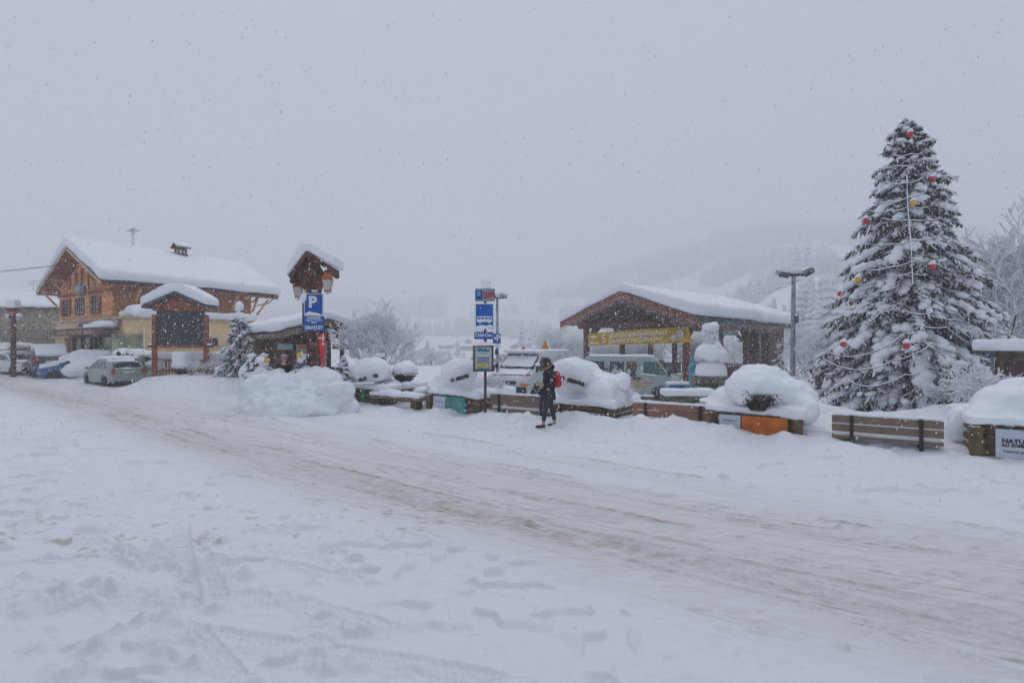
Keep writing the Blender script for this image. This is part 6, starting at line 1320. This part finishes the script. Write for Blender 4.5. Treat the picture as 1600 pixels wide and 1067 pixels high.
# ---- village in the valley
VM = [mat('village_wall_' + n, c, .9, .15, .8) for n, c in (('grey', (.22, .21, .20)), ('pink', (.42, .24, .20)), ('brown', (.16, .11, .08)), ('cream', (.42, .36, .28)))]
def village_house(label, x0, x1, yt, yb, Y, side, mi, rz=0):
    px = (x0 + x1) / 2; x = WX(px, Y); W_ = (x1 - x0) * Y / 800; Ht = (yb - yt) * Y / 800; zb = zat(px, yb, Y)
    gw = W_ / 1.3 if not side else W_ * .42; d = gw * 1.25 if not side else W_ / 1.1; rs = gw * .25; h = max(1.5, Ht - rs - .5)
    t = thing('village_house', label, 'house', (x, Y, zb), R(rz + (84 if side else 8)), 'houses in the valley')
    MB().prism([(-gw / 2, -4), (gw / 2, -4), (gw / 2, h), (0, h + rs), (-gw / 2, h)], d).build('wall', VM[mi], t)
    rr = chev(gw * 1.28, -d / 2 - .8, d / 2 + .8, h - .14 * gw * .5, h + rs + .02, .16).build('roof', WOODD, t)
    chev(gw * 1.30, -d / 2 - .9, d / 2 + .9, h - .14 * gw * .5 + .15, h + rs + .17, .45).build('snow_cover', SNOWF, rr)
    for k in (-1, 0, 1):
        if side: MB().box((-gw / 2 - .03, k * d * .3, h * .5), (.08, d * .10, h * .35)).build('window', GLASS, t)
        else: MB().box((k * gw * .28, -d / 2 - .03, h * .55), (gw * .12, .08, h * .3)).build('window', GLASS, t)
    if not side: MB().box((0, -d / 2 - .4, h * .8), (gw * .9, .7, .15)).build('balcony', WOODD, t)
    return t
vh = [(649, 668, 546, 561, 300, 0, 1, 'pinkish gabled house in the valley right of the bare tree'), (685, 709, 536, 548, 340, 1, 2, 'upper dark walled chalet seen side on in the middle of the valley'), (682, 711, 545, 556, 300, 1, 0, 'broad snowy chalet just below the upper dark walled one'), (726, 738, 529, 537, 370, 0, 2, 'highest small gabled house in the valley, above the timetable case'),
      (716, 741, 537, 547, 330, 1, 2, 'dark chalet directly left of the timetable case top'), (706, 740, 548, 558, 270, 1, 1, 'long house with pinkish wall left of the timetable case'), (680, 737, 554, 570, 200, 1, 0, 'long low grey building in the valley centre'), (644, 669, 562, 579, 180, 1, 3, 'pale house in the hollow behind the ball shaped bush'),
      (684, 706, 574, 594, 120, 0, 3, 'nearest small house, its roof just above the second planter'), (796, 824, 533, 549, 290, 0, 0, 'upper of two nested gabled houses above the works van'), (804, 834, 541, 557, 260, 0, 0, 'lower of two nested gabled houses above the works van'), (776, 800, 549, 563, 230, 1, 1, 'long pinkish house right of the thin floodlight pole'),
      (766, 796, 562, 578, 170, 1, 0, 'grey roofed house right behind the bus stop'), (834, 870, 547, 560, 250, 1, 3, 'long snowy house just over the works van roof'), (600, 622, 562, 576, 200, 1, 0, 'grey house behind the twigs of the bare tree'), (746, 768, 546, 556, 300, 1, 3, 'pale house between the timetable case and the thin pole')]
for x0, x1, yt, yb, Y, sd_, mi, lab in vh: village_house(lab, x0, x1, yt, yb, Y, sd_, mi)
for px, Y, s_, rz_, lab in ((676, 85, .95, 0, 'frosted round tree in the hollow left of the second planter'), (700, 110, .8, 90, 'frosted tree in front of the long low grey building'), (640, 100, 1.0, 200, 'frosted tree behind the ball shaped bush'), (722, 95, .7, 40, 'small frosted tree left of the timetable case foot'), (786, 120, .8, 140, 'frosted tree right of the thin floodlight pole'), (848, 90, 1.0, 260, 'frosted tree behind the works van roof')):
    x = WX(px, Y); bare_tree(BT2, (x, Y, gz(x, Y)), R(rz_), lab, s_)

# ---- conifers: low detail forest tree mesh
def cone_tree(seed, n=9):
    rg = random.Random(seed); vs = []; fs = []; lay = 7
    for L in range(lay):
        z0 = .06 + .13 * L; z1 = z0 + .24; r = .21 * (1 - L / (lay + .3)) + .015; b = len(vs); vs.append((0, 0, min(z1, 1.0))); ph = rg.random() * 6
        for k in range(n * 2): a = ph + math.pi * k / n; q = r * (1.15 if k % 2 else .62) * rg.uniform(.8, 1.15); vs.append((q * math.cos(a), q * math.sin(a), z0 - (.035 if k % 2 else 0)))
        for k in range(n * 2): fs.append((b, b + 1 + k, b + 1 + (k + 1) % (n * 2)))
    return np.array(vs), np.array(fs)
CT = [cone_tree(i) for i in range(4)]
CM = [npmesh('conifer', v, f) for v, f in CT]; [m.materials.append(FOREST) for m in CM]
rg = np.random.default_rng(77); PXS = []
nv = [(577, 545, 120, 9, 'snowy conifer behind the bare tree, left of the pink house'), (645, 535, 200, 12, 'snowy conifer standing above the pinkish house'), (715, 545, 200, 11, 'slim snowy conifer between the two long chalets'), (668, 580, 90, 6, 'broad snowy tree low in the hollow by the pale house'), (702, 572, 110, 6, 'small snowy conifer left of the timetable case'), (725, 570, 105, 5, 'small conifer touching the left of the timetable case'),
      (815, 520, 190, 16, 'tall hazy conifer above the works van'), (828, 528, 180, 13, 'hazy conifer right of the tall one above the van'), (1245, 400, 300, 24, 'tall hazy conifer on the slope left of the mast head'), (1262, 396, 310, 24, 'tall hazy conifer on the slope directly by the mast head'), (1222, 412, 290, 20, 'hazy conifer on the slope above the pavilion end')]
for px, pyt, Y, h, lab in nv:
    x = WX(px, Y); g = gz(x, Y); t = thing('conifer', lab, 'conifer', (x, Y, g - .5), rg.uniform(0, 6), 'snowy conifers in the valley', (h, h, h)); m = CM[rg.integers(4)]; link('crown', m, FOREST, t); MB().tube([(0, 0, 0), (0, 0, .9)], [.02, .004], 5).build('trunk', BARK, t)
Vs = []; Fs = []; off = 0; cnt = 0
n = 26000; X = rg.uniform(-420, 620, n); Y = rg.uniform(110, 760, n); den = vnoise(X / 60, Y / 60, 0, 5) * .5 + .5 + .35 * vnoise(X / 22, Y / 22, 0, 6); A = X / Y
start = 395 - 280 * sst(.12, .62, A) + 30 * sst(-.1, -.6, A)
keep = (den > .48 + .10 * sst(.2, -.1, A)) & (Y > start + 25 + 60 * sst(.1, -.2, A)) & (np.abs(A) < 1.3)
Z = H0(X, Y); idx = np.where(keep)[0][:9000]
for i in idx:
    v, f = CT[i % 4]; h = rg.uniform(9, 19); a = rg.uniform(0, 6.28); c, s = math.cos(a), math.sin(a); w = h * rg.uniform(.8, 1.15)
    P = np.stack([(v[:, 0] * c - v[:, 1] * s) * w + X[i], (v[:, 0] * s + v[:, 1] * c) * w + Y[i], v[:, 2] * h + Z[i] - .5], 1); Vs.append(P); Fs.append(f + off); off += len(v)
fo_ = link('forest', npmesh('forest', np.vstack(Vs), np.vstack(Fs)), FOREST); kind(fo_, 'stuff', 'snow dusted conifer forest fading into the haze on the hillsides')
# ---- falling snow
n = 62000; rg = np.random.default_rng(5); Yf = 4.0 + 38 * rg.random(n) ** .62; Xf = rg.uniform(-1.15, 1.15, n) * Yf; Zf = rg.uniform(0.05, 1, n) * (2 + .75 * Yf)
Zf = np.where(rg.random(n) < .88, rg.uniform(.1, 6.5, n), Zf); sz = rg.uniform(.0045, .0120, n) * (.8 + .012 * Yf)
vo = np.array([(1, 0, 0), (-1, 0, 0), (0, 1, 0), (0, -1, 0), (0, 0, 2.1), (0, 0, -2.1)], float); fo2 = np.array([(0, 2, 4), (2, 1, 4), (1, 3, 4), (3, 0, 4), (2, 0, 5), (1, 2, 5), (3, 1, 5), (0, 3, 5)])
g_ = H0(Xf, Yf); k = Zf > g_ + .1; C = np.stack([Xf, Yf, Zf], 1)[k]; sz = sz[k]; n = len(C)
jit = 1 + .35 * rg.normal(0, 1, (n, 6, 1)) * .6
V = C[:, None] + vo[None] * sz[:, None, None] * jit; F = fo2[None] + (np.arange(n) * 6)[:, None, None]
sn = link('falling_snow', npmesh('falling_snow', V.reshape(-1, 3), F.reshape(-1, 3), True), SNOWF); kind(sn, 'stuff', 'snowflakes falling through the air in front of everything')
# ------------------------------------------------------------------ haze
hz = MB().box((60, 420, 138), (1900, 1500, 290)).build('haze', None); kind(hz, 'stuff', 'pale snow haze filling the valley air')
hm = bpy.data.materials.new('haze'); hm.use_nodes = True; hn = hm.node_tree; hn.nodes.clear()
ho = hn.nodes.new('ShaderNodeOutputMaterial'); pv = hn.nodes.new('ShaderNodeVolumePrincipled')
pv.inputs['Color'].default_value = (.965, .975, .99, 1); pv.inputs['Density'].default_value = .0029; pv.inputs['Anisotropy'].default_value = .0
hn.links.new(pv.outputs[0], ho.inputs['Volume']); hz.data.materials.append(hm)
